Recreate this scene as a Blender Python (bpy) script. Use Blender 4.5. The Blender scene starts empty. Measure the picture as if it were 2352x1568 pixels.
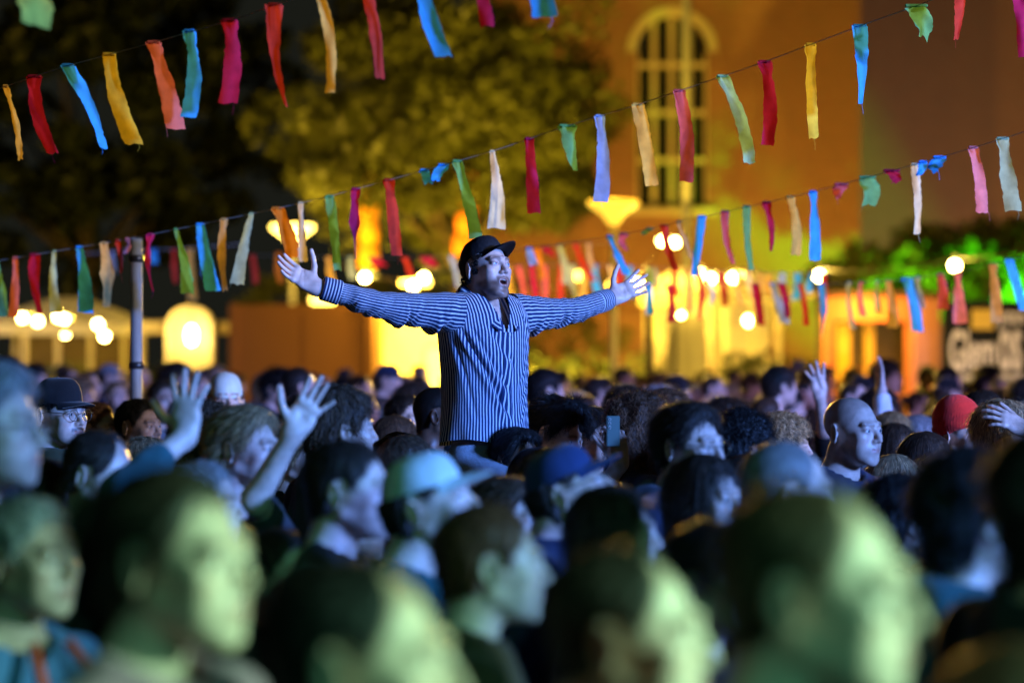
import bpy, math, random
import numpy as np
from mathutils import Vector, Matrix

# ------------------------------------------------------------------ camera, world, light
scene = bpy.context.scene
R = math.radians
# photo measured on a 2352 x 1568 grid: focal length in those pixels, horizon row, centre column
FPX, HOR, CX, CAMZ = 5553.0, 800.0, 1176.0, 2.0
cam_data = bpy.data.cameras.new('camera')
cam = bpy.data.objects.new('camera', cam_data)
scene.collection.objects.link(cam)
cam.location = (0, 0, CAMZ)
cam.rotation_euler = (R(90.0 + 0.165), 0, 0)
cam_data.sensor_width = 36.0
cam_data.lens = 85.0
cam_data.clip_end = 2000.0
cam_data.dof.use_dof = True
cam_data.dof.focus_distance = 9.3
cam_data.dof.aperture_fstop = 1.4
cam_data.dof.aperture_blades = 9
scene.camera = cam
scene.render.engine = 'CYCLES'
scene.view_settings.view_transform = 'Standard'
scene.view_settings.look = 'None'
scene.view_settings.gamma = 1.0
scene.view_settings.exposure = 0.25
cy = scene.cycles
cy.use_denoising = True
cy.max_bounces = 5
cy.diffuse_bounces = 3
cy.transparent_max_bounces = 12
cy.sample_clamp_indirect = 2.0
cy.caustics_reflective = False
cy.caustics_refractive = False
world = bpy.data.worlds.new('World')
scene.world = world
world.use_nodes = True
wn = world.node_tree
wn.nodes['Background'].inputs[0].default_value = (0.09, 0.095, 0.07, 1)   # night sky, faint town glow
wn.nodes['Background'].inputs[1].default_value = 0.09

def spot(name, loc, target, watts, color, size_deg, blend, radius):
    l = bpy.data.lights.new(name, 'SPOT')
    l.energy = watts; l.color = color; l.spot_size = R(size_deg); l.spot_blend = blend
    l.shadow_soft_size = radius
    o = bpy.data.objects.new(name, l)
    scene.collection.objects.link(o)
    o.location = loc
    o.rotation_euler = (Vector(target) - Vector(loc)).to_track_quat('-Z', 'Y').to_euler()
    return o
# stage lights, off to the right of the picture
spot('stage_spot_blue', (10.8, 0.4, 4.5), (-0.4, 11.4, 2.0), 17000, (0.115, 0.29, 1.0), 50, 0.4, 0.6)
spot('stage_spot_violet', (12.5, 5.0, 6.5), (0.5, 20.0, 0.8), 6500, (0.46, 0.36, 1.0), 40, 0.8, 0.5)
spot('stage_spot_green', (7.8, 1.3, 3.9), (0.0, 3.05, 1.62), 5600, (0.45, 1.0, 0.64), 22, 0.7, 0.4)
spot('stage_wash_teal', (5.0, -5.0, 6.0), (0.0, 3.4, 1.2), 950, (0.16, 0.95, 0.60), 30, 0.8, 0.8)
spot('stage_spot_white', (12.0, 3.5, 6.8), (-0.6, 9.8, 5.2), 6000, (1.0, 0.88, 0.70), 28, 0.6, 0.3)
spot('stage_spot_pale', (11.0, 4.0, 5.0), (2.3, 10.2, 1.75), 2600, (0.85, 0.8, 1.0), 15, 0.6, 0.3)

# ------------------------------------------------------------------ helpers
rng = np.random.default_rng(7)
random.seed(7)

def px(x, y, d):
    """photo position (2352 wide grid) at distance d metres -> world point"""
    return Vector(((x - CX) / FPX * d, d, CAMZ - (y - HOR) / FPX * d))

def link(o):
    scene.collection.objects.link(o)
    return o

def mesh_obj(name, verts, faces, mat=None, parent=None, smooth=True, attrs=None, color=None):
    me = bpy.data.meshes.new(name)
    verts = np.asarray(verts, dtype=np.float32).reshape(-1, 3)
    if isinstance(faces, np.ndarray):
        n, k = faces.shape
        me.vertices.add(len(verts)); me.vertices.foreach_set('co', verts.ravel())
        me.loops.add(n * k); me.loops.foreach_set('vertex_index', faces.astype(np.int32).ravel())
        me.polygons.add(n)
        me.polygons.foreach_set('loop_start', np.arange(0, n * k, k, dtype=np.int32))
        me.update(calc_edges=True); me.validate()
    else:
        me.from_pydata([tuple(map(float, v)) for v in verts], [], faces)
        me.update()
    if smooth:
        me.polygons.foreach_set('use_smooth', np.ones(len(me.polygons), dtype=bool))
    for k_, v_ in (attrs or {}).items():
        v_ = np.asarray(v_, dtype=np.float32)
        if v_.ndim == 1:
            a = me.attributes.new(k_, 'FLOAT', 'POINT'); a.data.foreach_set('value', v_)
        else:
            a = me.attributes.new(k_, 'FLOAT_COLOR', 'POINT'); a.data.foreach_set('color', v_.ravel())
    o = bpy.data.objects.new(name, me)
    if mat is not None:
        for m in (mat if isinstance(mat, (list, tuple)) else [mat]):
            me.materials.append(m)
    if parent is not None:
        o.parent = parent
    if color is not None:
        o.color = (*color, 1)
    return link(o)

def tag(o, label=None, cat=None, group=None, kind=None):
    if label: o['label'] = label
    if cat: o['category'] = cat
    if group: o['group'] = group
    if kind: o['kind'] = kind
    return o

def thing(name, label, cat, loc=(0, 0, 0), rz=0.0, group=None, scale=1.0):
    e = bpy.data.objects.new(name, None)
    e.empty_display_size = 0.1
    e.location = loc; e.rotation_euler = (0, 0, rz); e.scale = (scale,) * 3
    link(e)
    return tag(e, label, cat, group)

def inst(src, name, parent=None, color=None, mat=None, matrix=None):
    """another object on the same mesh data"""
    o = bpy.data.objects.new(name, src.data if hasattr(src, 'data') else src)
    if parent is not None: o.parent = parent
    if matrix is not None: o.matrix_local = matrix
    if color is not None: o.color = (*color, 1)
    link(o)
    if mat is not None:
        o.material_slots[0].link = 'OBJECT'; o.material_slots[0].material = mat
    return o

class MB:
    """collects simple shapes into one mesh"""
    def __init__(self): self.v = []; self.f = []
    def add(self, verts, faces):
        b = len(self.v); self.v += [tuple(p) for p in verts]; self.f += [tuple(i + b for i in q) for q in faces]; return self
    def box(self, c, s, rz=0.0, bev=0.0):
        cx_, cy_, cz_ = c; hx, hy, hz = s[0] / 2, s[1] / 2, s[2] / 2
        P = []
        b = min(bev, hx * .9, hy * .9, hz * .9)
        if b <= 0:
            P = [(x, y, z) for z in (-hz, hz) for (x, y) in ((-hx, -hy), (hx, -hy), (hx, hy), (-hx, hy))]
            F = [(3, 2, 1, 0), (4, 5, 6, 7), (0, 1, 5, 4), (1, 2, 6, 5), (2, 3, 7, 6), (3, 0, 4, 7)]
        else:
            rings = [(-hz, b), (-hz + b, 0), (hz - b, 0), (hz, b)]
            for z, i in rings:
                x, y = hx - i, hy - i
                P += [(-x + b * (i == 0), -y, z), (x - b * (i == 0), -y, z), (x, -y + b * (i == 0), z), (x, y - b * (i == 0), z),
                      (x - b * (i == 0), y, z), (-x + b * (i == 0), y, z), (-x, y - b * (i == 0), z), (-x, -y + b * (i == 0), z)]
            F = [tuple(range(7, -1, -1)), tuple(range(24, 32))]
            for r in range(3):
                for k in range(8):
                    F.append((r * 8 + k, r * 8 + (k + 1) % 8, r * 8 + 8 + (k + 1) % 8, r * 8 + 8 + k))
        cs, sn = math.cos(rz), math.sin(rz)
        return self.add([(cx_ + x * cs - y * sn, cy_ + x * sn + y * cs, cz_ + z) for x, y, z in P], F)
    def tube(self, pts, rad, n=10, cap=True):
        pts = [Vector(p) for p in pts]
        rad = rad if isinstance(rad, (list, tuple)) else [rad] * len(pts)
        V = []; F = []
        up = None
        for i, p in enumerate(pts):
            t = (pts[min(i + 1, len(pts) - 1)] - pts[max(i - 1, 0)]).normalized()
            if up is None: up = t.orthogonal().normalized()
            up = (up - t * up.dot(t)).normalized()
            s = t.cross(up)
            V += [p + (up * math.cos(2 * math.pi * k / n) + s * math.sin(2 * math.pi * k / n)) * rad[i] for k in range(n)]
        for i in range(len(pts) - 1):
            for k in range(n):
                F.append((i * n + k, i * n + (k + 1) % n, (i + 1) * n + (k + 1) % n, (i + 1) * n + k))
        if cap:
            F.append(tuple(range(n - 1, -1, -1))); F.append(tuple((len(pts) - 1) * n + k for k in range(n)))
        return self.add(V, F)
    def lathe(self, prof, c=(0, 0, 0), n=24):
        V = []; F = []
        for r, z in prof:
            V += [(c[0] + r * math.cos(2 * math.pi * k / n), c[1] + r * math.sin(2 * math.pi * k / n), c[2] + z) for k in range(n)]
        for i in range(len(prof) - 1):
            for k in range(n):
                F.append((i * n + k, i * n + (k + 1) % n, (i + 1) * n + (k + 1) % n, (i + 1) * n + k))
        return self.add(V, F)
    def sphere(self, c, r, n=12, m=8, sz=1.0):
        prof = [(max(1e-4, r * math.sin(math.pi * i / m)), -r * sz * math.cos(math.pi * i / m)) for i in range(m + 1)]
        return self.lathe(prof, c, n)
    def build(self, name, mat=None, parent=None, smooth=False, color=None):
        return mesh_obj(name, self.v, self.f, mat, parent, smooth, color=color)

# ------------------------------------------------------------------ procedural materials
def new_mat(name):
    m = bpy.data.materials.new(name); m.use_nodes = True
    nt = m.node_tree
    return m, nt, nt.nodes['Principled BSDF']

def nd(nt, typ, **kw):
    n = nt.nodes.new(typ)
    for k, v in kw.items(): setattr(n, k, v)
    return n

def noisy(name, c1, c2, scale=8.0, rough=0.6, bump=0.0, detail=4.0, metallic=0.0, spec=0.5, sheen=0.0):
    m, nt, b = new_mat(name)
    tc = nd(nt, 'ShaderNodeTexCoord'); no = nd(nt, 'ShaderNodeTexNoise'); mx = nd(nt, 'ShaderNodeMix', data_type='RGBA')
    no.inputs['Scale'].default_value = scale; no.inputs['Detail'].default_value = detail
    nt.links.new(tc.outputs['Object'], no.inputs['Vector'])
    mx.inputs[6].default_value = (*c1, 1); mx.inputs[7].default_value = (*c2, 1)
    nt.links.new(no.outputs['Fac'], mx.inputs[0]); nt.links.new(mx.outputs[2], b.inputs['Base Color'])
    b.inputs['Roughness'].default_value = rough; b.inputs['Metallic'].default_value = metallic
    b.inputs['Specular IOR Level'].default_value = spec
    b.inputs['Sheen Weight'].default_value = sheen
    if bump:
        bp = nd(nt, 'ShaderNodeBump'); bp.inputs['Strength'].default_value = bump; bp.inputs['Distance'].default_value = 0.02
        nt.links.new(no.outputs['Fac'], bp.inputs['Height']); nt.links.new(bp.outputs[0], b.inputs['Normal'])
    return m

def emit(name, color, strength):
    m, nt, b = new_mat(name)
    b.inputs['Base Color'].default_value = (*[min(1, c) for c in color], 1)
    b.inputs['Emission Color'].default_value = (*color, 1)
    b.inputs['Emission Strength'].default_value = strength
    return m

def tinted(name, rough, spec, noise_scale, amount, use_tint=False, bump=0.0, sheen=0.0, sss=0.0, fine=0.0):
    """colour from the object (each individual its own), times a vertex tint, times a little noise"""
    m, nt, b = new_mat(name)
    oi = nd(nt, 'ShaderNodeObjectInfo'); tc = nd(nt, 'ShaderNodeTexCoord'); no = nd(nt, 'ShaderNodeTexNoise')
    no.inputs['Scale'].default_value = noise_scale; no.inputs['Detail'].default_value = 5
    nt.links.new(tc.outputs['Object'], no.inputs['Vector'])
    mr = nd(nt, 'ShaderNodeMapRange'); mr.inputs[1].default_value = 0.3; mr.inputs[2].default_value = 0.7
    mr.inputs[3].default_value = 1 - amount; mr.inputs[4].default_value = 1 + amount
    nt.links.new(no.outputs['Fac'], mr.inputs[0])
    mul = nd(nt, 'ShaderNodeMix', data_type='RGBA', blend_type='MULTIPLY'); mul.inputs[0].default_value = 1
    nt.links.new(oi.outputs['Color'], mul.inputs[6]); nt.links.new(mr.outputs[0], mul.inputs[7])
    out = mul.outputs[2]
    if use_tint:
        at = nd(nt, 'ShaderNodeAttribute'); at.attribute_name = 'Tint'
        m2 = nd(nt, 'ShaderNodeMix', data_type='RGBA', blend_type='MULTIPLY'); m2.inputs[0].default_value = 1
        nt.links.new(out, m2.inputs[6]); nt.links.new(at.outputs['Color'], m2.inputs[7]); out = m2.outputs[2]
    nt.links.new(out, b.inputs['Base Color'])
    b.inputs['Roughness'].default_value = rough; b.inputs['Specular IOR Level'].default_value = spec
    b.inputs['Sheen Weight'].default_value = sheen
    if sss:
        b.inputs['Subsurface Weight'].default_value = sss
        b.inputs['Subsurface Radius'].default_value = (0.012, 0.004, 0.002)
        b.inputs['Subsurface Scale'].default_value = 0.6
    if bump:
        n2 = nd(nt, 'ShaderNodeTexNoise'); n2.inputs['Scale'].default_value = fine or noise_scale * 4
        nt.links.new(tc.outputs['Object'], n2.inputs['Vector'])
        bp = nd(nt, 'ShaderNodeBump'); bp.inputs['Strength'].default_value = bump; bp.inputs['Distance'].default_value = 0.004
        nt.links.new(n2.outputs['Fac'], bp.inputs['Height']); nt.links.new(bp.outputs[0], b.inputs['Normal'])
    return m

M_SKIN = tinted('skin', 0.42, 0.45, 38, 0.18, use_tint=True, bump=0.12, fine=420, sss=0.0)
M_HAIR = tinted('hair', 0.55, 0.3, 60, 0.3, use_tint=True)
M_CLOTH = tinted('cloth', 0.85, 0.2, 14, 0.15, bump=0.25, fine=260, sheen=0.15)
M_DARK = noisy('dark_plastic', (0.012, 0.012, 0.014), (0.02, 0.02, 0.022), 40, 0.35)
M_EYEWHITE = noisy('eye_white', (0.62, 0.58, 0.55), (0.68, 0.65, 0.62), 60, 0.15)
M_IRIS = noisy('iris', (0.05, 0.06, 0.07), (0.10, 0.11, 0.12), 400, 0.12)
M_PUPIL = noisy('pupil', (0.004, 0.004, 0.004), (0.006, 0.006, 0.006), 10, 0.08)
M_TEETH = noisy('teeth', (0.62, 0.58, 0.5), (0.7, 0.66, 0.58), 50, 0.25)
M_METAL = noisy('wire_metal', (0.12, 0.10, 0.08), (0.2, 0.17, 0.13), 60, 0.3, metallic=0.9)

# ------------------------------------------------------------------ distance fields and surface nets
def smin(a, b, k):
    h = np.clip(0.5 + 0.5 * (b - a) / k, 0, 1)
    return b + (a - b) * h - k * h * (1 - h)
def smax(a, b, k): return -smin(-a, -b, k)

def ell(P, c, r):
    q = (P - np.float32(c)); r = np.float32(r)
    k0 = np.sqrt(((q / r) ** 2).sum(1)); k1 = np.sqrt(((q / (r * r)) ** 2).sum(1)) + 1e-9
    return k0 * (k0 - 1.0) / k1

def ellr(P, c, r, M):
    q = (P - np.float32(c)) @ np.float32(M)
    return ell(q, (0, 0, 0), r)

def cap(P, a, b, ra, rb=None):
    rb = ra if rb is None else rb
    a = np.float32(a); b = np.float32(b); ba = b - a
    t = np.clip(((P - a) @ ba) / max(1e-9, float(ba @ ba)), 0, 1)
    return np.sqrt(((P - a - t[:, None] * ba) ** 2).sum(1)) - (ra + (rb - ra) * t)

def rot(ax, deg):
    return np.array(Matrix.Rotation(R(deg), 3, ax), dtype=np.float32)

_dirs = np.random.default_rng(3).normal(size=(24, 3)).astype(np.float32)
_ph = np.random.default_rng(4).uniform(0, 6.28, 24).astype(np.float32)
def wob(P, scale, seed=0, n=6):
    """cheap smooth noise, about -1..1"""
    s = 0
    for i in range(n):
        j = (i + seed * 5) % 24
        s = s + np.sin(P @ (_dirs[j] * scale * (0.7 + 0.25 * i)) + _ph[j] * (1 + seed)) / (1 + 0.3 * i)
    return s / 2.2

def nets(fn, lo, hi, h):
    """mesh of fn(P) < 0 on a grid: vertices, quads"""
    lo = np.float32(lo); hi = np.float32(hi)
    n = np.ceil((hi - lo) / h).astype(int) + 1
    ax = [lo[i] + h * np.arange(n[i], dtype=np.float32) for i in range(3)]
    G = np.stack(np.meshgrid(*ax, indexing='ij'), -1).reshape(-1, 3)
    F = fn(G).reshape(n)
    ins = F < 0
    c = [n[0] - 1, n[1] - 1, n[2] - 1]
    cnt = np.zeros(c, np.int8)
    for dx in (0, 1):
        for dy in (0, 1):
            for dz in (0, 1):
                cnt += ins[dx:dx + c[0], dy:dy + c[1], dz:dz + c[2]]
    act = (cnt > 0) & (cnt < 8)
    I = np.argwhere(act)
    idx = -np.ones(c, np.int64); idx[act] = np.arange(len(I))
    acc = np.zeros((len(I), 3), np.float32); num = np.zeros(len(I), np.float32)
    for a in range(3):
        o1, o2 = [i for i in range(3) if i != a]
        for u in (0, 1):
            for w in (0, 1):
                s = I.copy(); s[:, o1] += u; s[:, o2] += w
                e = s.copy(); e[:, a] += 1
                f0 = F[s[:, 0], s[:, 1], s[:, 2]]; f1 = F[e[:, 0], e[:, 1], e[:, 2]]
                m = (f0 < 0) != (f1 < 0)
                t = np.where(m, f0 / np.where(m, f0 - f1, 1), 0)
                p = (s - I).astype(np.float32); p[:, a] += t
                acc[m] += p[m]; num[m] += 1
    V = lo + h * (I + acc / num[:, None])
    Q = []
    for a in range(3):
        o1, o2 = (a + 1) % 3, (a + 2) % 3
        sl0 = [slice(1, -1)] * 3; sl1 = [slice(1, -1)] * 3
        sl0[a] = slice(0, -1); sl1[a] = slice(1, None)
        A = ins[tuple(sl0)]; B = ins[tuple(sl1)]
        for flip, mm in ((False, A & ~B), (True, ~A & B)):
            K = np.argwhere(mm)
            if not len(K): continue
            off = np.array([1, 1, 1]); off[a] = 0
            K = K + off
            def cell(d1, d2):
                k = K.copy(); k[:, o1] += d1; k[:, o2] += d2
                return idx[k[:, 0], k[:, 1], k[:, 2]]
            q = np.stack([cell(-1, -1), cell(0, -1), cell(0, 0), cell(-1, 0)], 1)
            Q.append(q[:, ::-1] if flip else q)
    Q = np.concatenate(Q)
    Q = Q[(Q >= 0).all(1)]
    return V.astype(np.float32), Q

def vnormals(V, Q):
    fn_ = np.cross(V[Q[:, 2]] - V[Q[:, 0]], V[Q[:, 3]] - V[Q[:, 1]])
    N = np.zeros_like(V)
    for k in range(4): np.add.at(N, Q[:, k], fn_)
    return N / (np.linalg.norm(N, axis=1, keepdims=True) + 1e-12)

def sfade(x, a, b):
    t = np.clip((x - a) / (b - a), 0, 1)
    return t * t * (3 - 2 * t)

# ------------------------------------------------------------------ heads, hands, bodies
# head space: face towards -Y, up +Z, origin between the ears; crown at z 0.115, chin at z -0.115
def head_sdf(P, w=1.0, jaw=1.0, nose=1.0, mouth=0.0, cheek=1.0, brow=1.0, long=1.0, ears=True):
    Q = P / np.float32((w, 1, 1))
    X = np.abs(Q[:, 0:1]); S = np.concatenate([X, Q[:, 1:]], 1)
    md = 0.012 * mouth
    d = ell(Q, (0, 0.016, 0.034), (0.0745, 0.094, 0.081))
    d = smin(d, ell(Q, (0, -0.034, -0.022), (0.062 * jaw, 0.060, 0.078)), 0.03)
    d = smin(d, ell(Q, (0, -0.040, -0.076 - md), (0.043 * jaw, 0.046, 0.036)), 0.028)
    d = smin(d, cap(S, (0.051 * jaw, 0.004, -0.050 - md * .5), (0.022, -0.074, -0.092 - md), 0.016, 0.014), 0.022)
    d = smin(d, ell(Q, (0, -0.083, -0.100 - md), (0.018, 0.013, 0.014)), 0.016)
    d = smin(d, ell(S, (0.044, -0.066, -0.018), (0.020 * cheek, 0.019, 0.017)), 0.022)
    d = smin(d, ell(S, (0.036, -0.056, -0.050), (0.023, 0.026, 0.034)), 0.018)
    d = smin(d, cap(S, (0.010, -0.092, 0.026), (0.043, -0.078, 0.026), 0.0085 * brow, 0.008), 0.014)
    # eye sockets and lids
    d = smax(d, -ell(S, (0.0315, -0.1035, 0.006), (0.0165, 0.016, 0.0105)), 0.010)
    lid = ell(S, (0.0315, -0.0785, 0.005), (0.0165, 0.0160, 0.0145))
    lid = np.maximum(lid, -ell(S, (0.0315, -0.096, 0.0035), (0.0135, 0.014, 0.0038)))
    d = smin(d, lid, 0.004)
    # nose
    d = smin(d, cap(Q, (0, -0.088, 0.018), (0, -0.113 * (0.95 + 0.05 * nose), -0.026), 0.007, 0.0095 * nose), 0.010)
    d = smin(d, ell(S, (0.0105 * nose, -0.100, -0.030), (0.0085, 0.0105, 0.0075)), 0.006)
    d = smax(d, -ell(S, (0.0065, -0.106, -0.0385), (0.0042, 0.006, 0.004)), 0.003)
    # mouth
    d = smin(d, ell(Q, (0, -0.078, -0.058 - md * .5), (0.030, 0.022, 0.026)), 0.018)
    zu, zl = -0.0555 + 0.002 * mouth, -0.0665 - md * 1.15
    d = smin(d, cap(S, (0, -0.0995, zu), (0.021, -0.088, zu - 0.003), 0.0052, 0.003), 0.005)
    d = smin(d, cap(S, (0, -0.0980, zl), (0.019, -0.087, zl + 0.003), 0.0062, 0.003), 0.005)
    if mouth > 0:
        d = smax(d, -ell(Q, (0, -0.100, (zu + zl) / 2), (0.0195, 0.030, 0.0095 * mouth)), 0.004)
    else:
        d = smax(d, -cap(S, (0, -0.106, -0.0610), (0.023, -0.091, -0.0615), 0.0018), 0.003)
    if ears:
        M = rot('Z', 32) @ rot('X', -12)
        e = ellr(S, (0.0815, 0.018, -0.006), (0.0085, 0.0215, 0.0345), M)
        e = smax(e, -ellr(S, (0.0885, 0.014, -0.002), (0.0075, 0.0140, 0.0240), M), 0.004)
        e = smin(e, ellr(S, (0.0785, 0.008, -0.006), (0.0055, 0.006, 0.010), M), 0.004)
        d = smin(d, e, 0.006)
    return d

def head_tint(P, brows=(0.22, 0.17, 0.13), beard=0.0, beard_col=(0.25, 0.19, 0.15), moustache=0.0, mouth=0.0, scalp=0.0, scalp_col=(.3, .25, .2), lips=(0.78, 0.5, 0.5)):
    x = np.abs(P[:, 0]); y = P[:, 1]; z = P[:, 2]
    T = np.ones((len(P), 3), np.float32)
    def blend(m, c):
        nonlocal T
        m = np.clip(m, 0, 1)[:, None]; T = T * (1 - m) + np.float32(c) * m
    n = wob(P, 90, 1) * 0.5
    blend(0.35 * np.exp(-(((x - 0.042) / .02) ** 2 + ((z + 0.028) / .02) ** 2)) * (y < -0.03), (1.0, 0.72, 0.68))
    blend(0.4 * np.exp(-((x / .014) ** 2 + ((z + 0.028) / .014) ** 2)) * (y < -0.09), (1.0, 0.72, 0.68))
    blend(0.5 * np.exp(-(((x - 0.0315) / .02) ** 2 + ((z - 0.004) / .011) ** 2)) * (y < -0.06), (0.74, 0.6, 0.6))
    bm = np.exp(-((z - (0.0235 + 0.0035 * np.cos((x - .028) / .012))) / 0.0052) ** 2) * sfade(x, 0.008, 0.014) * (1 - sfade(x, 0.045, 0.053)) * (y < -0.045)
    blend(bm * (0.95 + .2 * n), brows)
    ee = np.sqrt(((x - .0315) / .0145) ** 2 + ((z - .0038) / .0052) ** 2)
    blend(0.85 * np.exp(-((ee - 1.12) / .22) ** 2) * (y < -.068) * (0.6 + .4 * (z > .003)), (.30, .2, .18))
    blend(np.clip(n, 0, 1) * .22, (.95, .72, .66))
    md = 0.012 * mouth
    zm = -0.061 - md * .55
    blend(np.exp(-((z - zm) / (0.0085 + md * .75)) ** 4) * (1 - sfade(x, 0.017, 0.024)) * (y < -0.083), lips)
    if beard:
        line = -0.045 - 0.6 * np.clip(0.045 - x, 0, 1) * 0.9
        side = sfade(-y, -0.015, 0.02)
        bmk = (1 - sfade(z, line - .022, line + .006)) * side * (z > -0.145)
        bmk = np.maximum(bmk, np.exp(-((z - (zm)) / 0.022) ** 4) * (1 - sfade(x, .026, .034)) * (y < -.06))
        lipm = np.exp(-((z - zm) / (0.0085 + md * .75)) ** 4) * (1 - sfade(x, 0.017, 0.024))
        blend(bmk * (1 - lipm) * beard * (0.9 + .5 * n), beard_col)
    if moustache:
        mm = np.exp(-((z - (-0.0475 - 0.25 * np.clip(x - .008, 0, 1))) / 0.0065) ** 4) * (1 - sfade(x, 0.027, 0.034)) * (y < -0.07)
        blend(mm * moustache, beard_col)
    if scalp:
        hl = hairline(P)
        blend(sfade(z - hl, -0.004, 0.01) * scalp, scalp_col)
    if mouth:
        blend(((np.abs(z - zm) < .016) & (x < .024) & (y > -0.087) & (y < -.04)) * 1.0, (0.10, 0.03, 0.03))
    return np.concatenate([np.clip(T, 0, 1), np.ones((len(P), 1), np.float32)], 1)

def hairline(P, recede=0.0, nape=-0.075):
    """height of the hairline for the direction of P around the head"""
    x = np.abs(P[:, 0]); y = P[:, 1]
    a = np.arctan2(x, -y)                       # 0 front .. pi back
    xs = np.array([0, .35, .62, .82, 1.05, 1.35, 1.55, 2.0, 2.2, 3.2])
    ys = np.array([.079 + recede * .5, .080 + recede, .072 + recede, .052 + recede * .4, .024, .006, .034, .022, nape + .02, nape])
    return np.interp(a, xs, ys).astype(np.float32)
def hair_field(thick=0.012, recede=0.0, nape=-0.075, quiff=0.0, vol=0.0, rough=0.003, rscale=120.0, longz=None, fringe=0.0, seed=0, longw=0.0, parting=0.0):
    """hair as a shell over the scalp, optionally falling long at the sides and back"""
    def fn(P):
        base = ell(P, (0, 0.016, 0.034), (0.0745, 0.094, 0.081))
        base = smin(base, ell(P, (0, -0.034, -0.022), (0.060, 0.060, 0.078)), 0.03)
        if nape < -0.06:
            base = smin(base, cap(P, (0, 0.04, -0.03), (0, 0.055, -0.10), 0.052, 0.048), 0.03)
        hl = hairline(P, recede, nape)
        hl = hl - fringe * np.exp(-(P[:, 0] / 0.05) ** 4) * (P[:, 1] < 0) * 0.045
        t = thick * (0.35 + 0.65 * sfade(P[:, 2] - hl, -0.005, 0.05)) + vol * sfade(P[:, 2], 0.02, 0.11)
        t = t + quiff * np.exp(-((P[:, 1] + 0.06) / 0.045) ** 2) * sfade(P[:, 2], 0.04, 0.10)
        if parting: t = t - parting * np.exp(-((P[:, 0] - .012) / .006) ** 2) * sfade(P[:, 2], .05, .1)
        d = base - t
        d = smax(d, (hl - P[:, 2]) * 0.8, 0.012)
        if longz is not None:
            S = np.concatenate([np.abs(P[:, 0:1]), P[:, 1:]], 1)
            zz = longz
            L = cap(S, (0.066, 0.012, 0.03), (0.074 + longw, 0.012, zz), 0.020 + longw * .3, 0.016 + longw * .3)
            L = smin(L, cap(S, (0.045, 0.075, 0.03), (0.045 + longw, 0.085, zz), 0.038, 0.030 + longw * .4), 0.03)
            L = smin(L, cap(P, (0, 0.09, 0.03), (0, 0.095, zz), 0.035, 0.035), 0.03)
            d = smin(d, L, 0.02)
        d = smax(d, -(ell(P, (0, -0.06, -0.03), (0.060, 0.075, 0.075))), 0.008)   # keep the face free
        return d - rough * wob(P, rscale, seed) - rough * .6 * wob(P, rscale * 2.1, seed + 2)
    return fn

def ribbons(V, N, count, length, width, flow, seed, curl=0.0, lift=0.25, droop=0.0, segs=4, sel=None):
    """strand ribbons grown from points of a surface"""
    g = np.random.default_rng(seed)
    pool = np.arange(len(V)) if sel is None else np.nonzero(sel)[0]
    k = g.choice(pool, count)
    p = V[k] + g.normal(0, 0.0015, (count, 3)); n = N[k]
    d = flow(p); d = d - n * (d * n).sum(1, keepdims=True)
    d = d / (np.linalg.norm(d, axis=1, keepdims=True) + 1e-6) + g.normal(0, 0.16, (count, 3))
    L = length * g.uniform(0.6, 1.25, count)
    ph = g.uniform(0, 6.28, count); cs = curl * g.uniform(.7, 1.2, count)
    side0 = np.cross(d, n)
    side0 /= np.linalg.norm(side0, axis=1, keepdims=True) + 1e-6
    p = p - n * 0.003
    pts = []
    for s in range(segs + 1):
        t = s / segs
        off = (n * lift * (t - 0.45 * t * t) + d * t) * L[:, None]
        off = off - n * ((L * t) ** 2 / 0.17)[:, None]
        off[:, 2] -= droop * L * t * t
        if curl:
            off = off + (side0 * np.cos(ph + t * 9)[:, None] + n * np.sin(ph + t * 9)[:, None]) * (cs * min(1, 2 * t))[:, None]
        pts.append(p + off)
    verts = []
    for s in range(segs + 1):
        a = pts[max(0, s - 1)]; b = pts[min(segs, s + 1)]
        tng = b - a
        sd = np.cross(tng, n + g.normal(0, .3, (count, 3)))
        sd /= np.linalg.norm(sd, axis=1, keepdims=True) + 1e-6
        w = width * (1 - 0.75 * s / segs) * 0.5
        verts += [pts[s] - sd * w, pts[s] + sd * w]
    Vv = np.stack(verts, 1).reshape(-1, 3)
    m = 2 * (segs + 1)
    base = np.arange(count)[:, None] * m
    Q = np.concatenate([base + np.array([[2 * s, 2 * s + 1, 2 * s + 3, 2 * s + 2]]) for s in range(segs)])
    shade = np.repeat(np.exp(g.normal(0.15, 0.55, count)), m)
    return Vv.astype(np.float32), Q, shade

def flow_back(p):
    d = p - np.float32((0, -0.02, 0.13)); d[:, 2] *= 1.0; d[:, 1] += 0.02
    return d
def flow_fwd(p):
    d = p - np.float32((0, 0.07, 0.14)); return d
def flow_down(p):
    d = p - np.float32((0, 0.02, 0.14)); d[:, 2] -= 0.12; return d

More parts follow.
